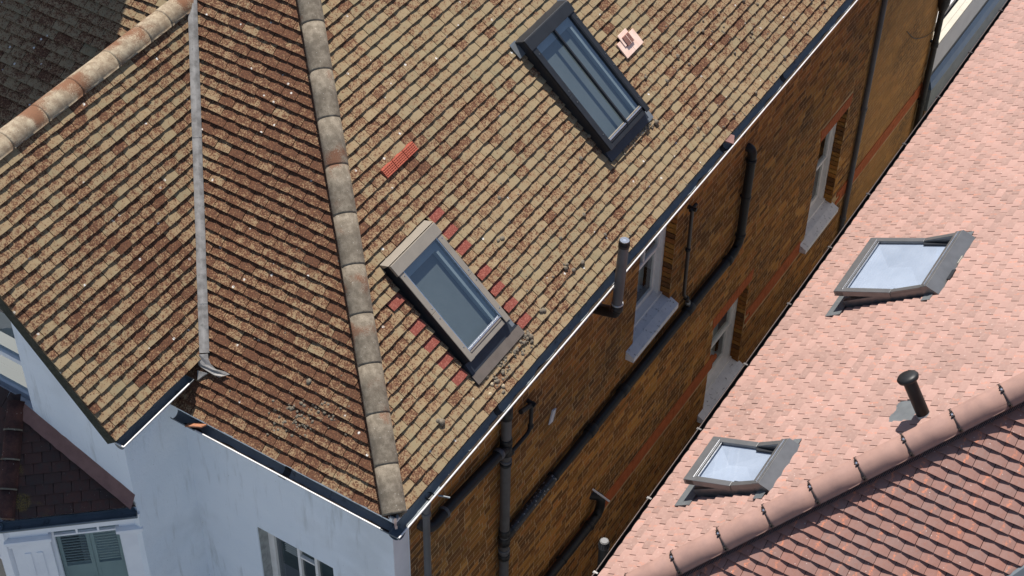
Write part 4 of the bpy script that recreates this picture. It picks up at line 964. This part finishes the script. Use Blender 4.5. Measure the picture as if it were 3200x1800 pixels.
lb('lower_fascia', 'flash', [(XW - .1, -4.817), (-.034, -4.817), (-.034, -4.418), (XW - .1, -4.418)])

# ================================================================== NEIGHBOURING HOUSE
NB = empty('neighbouring_house', (4, 7, GZ)); tag(NB, 'house with newer pink clay tile roof and terracotta hip', 'house')
BS = 4.6
def ndeck(F, pts, name):
    m = MB(); m.add([F @ V((u, s, 0)) for u, s in pts], [tuple(range(len(pts)))]); return m.build(name, MT['deck'], NB)
sdk = holed(FS, .02, BS, lambda s: -16., lambda s: -s * CB, [(-5.305, -4.475, .80, 1.70), (-2.135, -1.625, .56, 1.24)], 'side_roof_slope', NB)
BVU, BVS = 3.225, 1.946                               # point on the front valley
bvk = (3.309 - 3.225) / (2.094 - 1.946)
fdk = ndeck(FF, [(0, .02), (2.4, .02), (BVU + bvk * (BS - BVS), BS), (BS * CB, BS)], 'front_roof_slope')
def colB(P, red):
    return (random.random(), min(max(random.gauss(.5 + noise.noise(P * 1.3) * .5, .33), 0), 1), 0., random.random())
K1 = (-5.37, -4.41, .74, 1.86); K2 = (-2.20, -1.56, .50, 1.40)
tile_slope(sdk, FS, MT['ptile'], 'roof_tile', -.02, 45, lambda s: -13.5, lambda s: -s * CB - .05, ph=.03, cam=.007, jit=.0016, drop=.17, colf=colB, holes=[K1, K2, (-2.74, -2.44, 2.2, 2.52)], gap=.0075)
tile_slope(fdk, FF, MT['ftile'], 'roof_tile', -.02, 45, lambda s: s * CB + .05, lambda s: BVU + bvk * (s - BVS), ph=.05, cam=.0065, jit=.002, drop=.225, th=.017, colf=colB, gap=.004)
# terracotta hip with black clips
hb = empty('hip_line', OB + V((2, 2, 1.6)), NB)
hbd = (BX * CB + BY * CB + Z * SB)                    # per unit of slope length
def hq(s, h=.05): return OB + hbd * s + Z * h
cl = [.62, .985, 1.345, 1.70, 2.055, 2.41, 2.765, 3.12, 3.475, 3.83, 4.19, 4.55]
hs = [1.903 - .36 * 4 + .36 * i + .0 for i in range(13)]
hs = [.46, .82, 1.18, 1.53, 1.882, 2.232, 2.582, 2.94, 3.30, 3.66, 4.02, 4.38]
upB = (V((-SB, 0, CB)) + V((0, -SB, CB))).normalized()
dB = hbd.normalized(); sB = dB.cross(upB).normalized()
for a, b_ in zip(hs, hs[1:]):
    half_round(hq(a, .055), hq(b_, .055), upB, .125, .014, MT['bridge'], 'hip_tile', hb, flare=.001, n=20)
    c = hq(a, .055) - upB * (.125 * math.cos(math.radians(84)))
    m = MB(); R = .1285
    arc = [(R * math.sin(math.radians(t)), R * math.cos(math.radians(t))) for t in range(-78, 79, 12)]; arc2 = [(x * .975, z * .975) for x, z in reversed(arc)]
    m.sweep(arc + arc2, c - dB * .0055, c + dB * .0055, sB, upB, closed=True); clip = m.build('hip_clip', MT['brownblk'], hb)
    for t, w_ in ((-76, .016), (-16, .012), (7, .016), (-6, .016), (62, .012), (74, .016)):
        q = MB(); a_ = math.radians(t); d = sB * math.sin(a_) + upB * math.cos(a_); Mq = frame(c + d * (R + .004), dB, d.cross(dB), d); q.box(Mq, -w_, w_, -.006, .006, -.005, .005); q.build('clip_plate', MT['brownblk'], hb)
    q = MB(); a_ = math.radians(1); d = sB * math.sin(a_) + upB * math.cos(a_); q.tube([c + d * R, c + d * (R + .012)], .009, n=10); q.build('clip_screw', MT['steel'], hb)
m = MB()                                              # black comb strip under each side of the hip
for sd_ in (-1, 1):
    for i in range(330):
        s = .5 + i * .0115; base = hq(s, .042) + sB * sd_ * .124; dn = (sB * sd_ * .9 - upB * .45).normalized()
        m.add([base, base + dB * .009, base + dB * .009 + dn * .028, base + dn * .028], [(0, 1, 2, 3)])
tag(m.build('hip_comb', MT['black'], NB), kind='stuff')
# lead valley and the next slope at the corner of the picture
def fv(s, h=.0, du=0.): return FF @ V((BVU + bvk * (s - BVS) + du, s, h))
m = MB()
m.add([fv(s, h, du) for s in (.4, 1.2, 2.0, 2.8, 4.4) for du, h in ((-.01, .032), (.02, .045), (.10, .025), (.25, .06))], [(i * 4 + k, i * 4 + k + 1, (i + 1) * 4 + k + 1, (i + 1) * 4 + k) for i in range(4) for k in range(3)]); m.build('lead_valley', MT['gut'], NB)
m = MB(); m.add([fv(.4, .05, .25), fv(4.4, .05, .25), fv(4.4, 1.2, 2.2), fv(.4, 1.2, 2.2)], [(0, 3, 2, 1)]); m.build('wing_slope', MT['ftile'], NB)
# other slopes and walls, closing the house
rid = OB + V((BS * CB, BS * CB, BS * SB))
m = MB(); r2 = OB + BX * BS * CB + BY * 16 + Z * BS * SB; r1 = OB + BX * BS * CB + BY * BS * CB + Z * BS * SB
m.add([r1, r2, r2 + BX * BS * CB - Z * BS * SB, r1 + BX * BS * CB - Z * BS * SB], [(0, 3, 2, 1)]); m.build('far_roof_slope', MT['bridge'], NB)
m = MB(); m.box(frame(OB, BX, BY, Z), .14, 2 * BS * CB - .1, .14, 16, GZ - OB.z, -.03); m.build('wall', MT['paleb'], NB)
g0, g1 = OB - BX * .035 - Z * .012, OB - BX * .035 - Z * .012 + BY * 15.5
gB = gutter(g1, g0, -BX, 'gutter', NB, 'brownblk', r=.058, mat='black')
m = MB(); m.tube([g0 - BX * .058 + Z * .008, g1 - BX * .058 + Z * .008], .003, n=6); m.build('lit_edge', MT['litrim'], NB)  # thin paler strip, sun on the gutter rim put into its colour
for i in range(13):
    p = g0 + BY * (.55 + i * 1.02) - BX * .062; m = MB(); Mq = frame(p, BX, BY, Z); m.box(Mq, -.012, .014, -.014, .014, -.07, .012); m.box(Mq, -.008, .035, -.009, .009, .010, .016); m.build('gutter_bracket', MT['brownblk'], NB)
pipe('vent_stack', 'black vent pipe with a ribbed silver cap standing beside the pink roof gutter', 'vent pipe', [(1.245, 1.56, GZ), (1.245, 1.56, -1.17)], .049, 'black')
vst = [o for o in bpy.data.objects if o.name.startswith('vent_stack')][0]
m = MB(); m.tube([(1.245, 1.56, -1.18), (1.245, 1.56, -1.15), (1.245, 1.56, -1.10)], .05, n=24, rr=[.056, .056, .040]); m.build('cap', MT['stack'], vst)
m = MB()
for i in range(14):
    a = 2 * math.pi * i / 14; d = V((math.cos(a), math.sin(a), 0)); t_ = V((-d.y, d.x, 0)); c = V((1.245, 1.56, 0))
    m.hexa([c + d * .05 - t_ * .004 + Z * -1.16, c + d * .059 - t_ * .004 + Z * -1.16, c + d * .059 + t_ * .004 + Z * -1.16, c + d * .05 + t_ * .004 + Z * -1.16, c + d * .036 - t_ * .004 + Z * -1.10, c + d * .044 - t_ * .004 + Z * -1.10, c + d * .044 + t_ * .004 + Z * -1.10, c + d * .036 + t_ * .004 + Z * -1.10])
m.build('cap_ribs', MT['black'], vst)
m = MB(); m.tube([(1.245, 1.56, -1.10), (1.245, 1.56, -1.094)], .033, n=24); m.build('cap_lid', MT['grey'], vst)

# ---- open roof windows of the neighbour
def pivot_window(label, u0, u1, s0, s1, piv, ang):
    w_ = empty('roof_window', FS @ V(((u0 + u1) / 2, (s0 + s1) / 2, 0)), NB); tag(w_, label)
    def b(name, mt, *q, bev=0, M=FS):
        m = MB(); m.box(M, *q); return m.build(name, MT[mt], w_, bevel=bev)
    hh = .125
    # fixed frame
    b('frame_side', 'balu', u0, u0 + .045, s0, s1, -.03, hh - .02, bev=.003); b('frame_side', 'balu', u1 - .045, u1, s0, s1, -.03, hh - .02, bev=.003)
    b('frame_foot', 'anth', u0 + .045, u1 - .045, s0, s0 + .05, -.03, .03)
    b('frame_head', 'balu', u0 - .01, u1 + .01, s1 - .075, s1 + .01, -.03, hh + .015, bev=.006); b('head_trim', 'steel', u0 + .01, u1 - .01, s1 - .045, s1 - .025, hh + .015, hh + .024, bev=.004)
    m = MB(); m.hexa([FS @ V(p) for p in ((u0 - .015, s1 + .012, -.01), (u1 + .015, s1 + .012, -.01), (u1 + .015, s1 + .11, -.01), (u0 - .015, s1 + .11, -.01), (u0 - .015, s1 + .012, hh + .012), (u1 + .015, s1 + .012, hh + .012), (u1 + .015, s1 + .105, .012), (u0 - .015, s1 + .105, .012))]); m.build('back_gutter', MT['balu'], w_)
    # fixed upper side covers above the pivot
    for a, c in ((u0 - .004, u0 + .05), (u1 - .05, u1 + .004)): b('side_cover', 'balu', a, c, piv + .004, s1 - .076, hh - .019, hh + .004, bev=.003)
    # sash turning about its middle
    Ms = FS @ Matrix.Translation((0, piv, hh - .01)) @ Matrix.Rotation(-ang, 4, 'X')
    lo = s0 - piv - .03; hi = s1 - .085 - piv
    for a, c in ((u0 - .006, u0 + .058), (u1 - .058, u1 + .006)): b('sash_side', 'balu', a, c, lo + .0, -.003, -.05, .012, bev=.004, M=Ms)
    for a, c in ((u0 + .05, u0 + .085), (u1 - .085, u1 - .05)): b('sash_side', 'anth', a, c, 0, hi, -.05, -.004, M=Ms)
    b('sash_foot', 'balu', u0 - .006, u1 + .006, lo - .02, lo + .085, -.05, .010, bev=.004, M=Ms)
    b('sash_trim', 'steel', u0 + .03, u1 - .03, lo + .055, lo + .075, .0101, .018, bev=.004, M=Ms); b('sash_trim', 'steel', u0 + .06, u1 - .06, lo + .094, lo + .108, -.005, .008, bev=.003, M=Ms)
    b('sash_head', 'anth', u0 + .06, u1 - .06, hi - .05, hi, -.05, -.006, M=Ms)
    m = MB(); m.add([Ms @ V(p) for p in ((u0 + .058, lo + .085, -.012), (u1 - .058, lo + .085, -.012), (u1 - .058, hi - .04, -.012), (u0 + .058, hi - .04, -.012))], [(0, 1, 2, 3)]); m.build('pane', MT['glassB'], w_)
    # pale pleated blind fixed to the sash under the pane, and the dark room below
    ua, ub, sa_, sb2 = u0 + .06, u1 - .06, lo + .088, hi - .045; um = ua + (ub - ua) * .42; s1a, s1b = sa_ + (sb2 - sa_) * .30, sa_ + (sb2 - sa_) * .62
    P4 = [Ms @ V(p) for p in ((ua, sa_, -.022), (ub, sa_, -.022), (ub, sb2, -.022), (ua, sb2, -.022), (um, s1a, -.075), (um, s1b, -.062))]
    for f in ((0, 1, 4), (1, 2, 5, 4), (2, 3, 5), (3, 0, 4, 5)):
        m = MB(); m.add([P4[i] for i in f], [tuple(range(len(f)))]); m.build('blind_panel', MT['room'], w_)
    b('room_void', 'dark', u0 + .02, u1 - .02, s0 + .02, s1 - .02, -.45, -.40)
    # flashings
    b('apron', 'flash', u0 - .03, u1 + .14, s0 - .18, s0 + .0, .043, .049); b('side_flashing', 'flash', u1 + .005, u1 + .07, s0 - .05, s1 + .05, .004, .012); b('corner_flashing', 'flash', u1 - .02, u1 + .11, s1 - .06, s1 + .04, .042, .047); b('corner_flashing', 'flash', u0 - .11, u0 + .02, s1 - .04, s1 + .05, .042, .047)
    return b
b = pivot_window('larger grey roof window standing open in the upper part of the pink slope', -5.35, -4.43, .75, 1.76, 1.33, math.radians(11))
b('yellow_label', 'cream', -5.02, -4.90, 1.862, 1.868, .02, .05); b('handle', 'anth', -4.78, -4.62, 1.862, 1.90, .01, .055)
pivot_window('smaller grey roof window standing open near the terracotta hip', -2.18, -1.58, .51, 1.30, .96, math.radians(14))

# ---- capped vent pipe through the pink slope
vp = empty('roof_vent_pipe', FS @ V((-2.51, 2.5, 0))); tag(vp, 'black vent pipe with a domed cap leaning out of the pink roof', 'vent pipe')
v0 = V((3.49, 3.10, .572)); v1 = V((3.262, 3.114, .93)); vx = (v1 - v0).normalized()
m = MB(); m.tube([v0 - vx * .06, v1], .059, n=24); m.build('tube', MT['black'], vp)
m = MB(); c = v1; m.tube([c - vx * .018, c - vx * .012, c + vx * .012, c + vx * .03, c + vx * .040, c + vx * .043], .09, n=28, rr=[.055, .092, .099, .084, .05, .004]); m.build('domed_cap', MT['black'], vp)
m = MB(); m.tube([v0 - vx * .05, v0 + vx * .01, v0 + vx * .05], .07, n=24, rr=[.098, .082, .058]); m.build('collar', MT['steelg'], vp)
m = MB(); m.box(FS, -2.745, -2.41, 2.19, 2.53, .012, .022); m.build('base_flashing', MT['flash'], vp)
m = MB(); m.box(FS, -2.745, -2.45, 2.53, 2.60, .001, .010); m.build('base_gap', MT['deck'], vp)
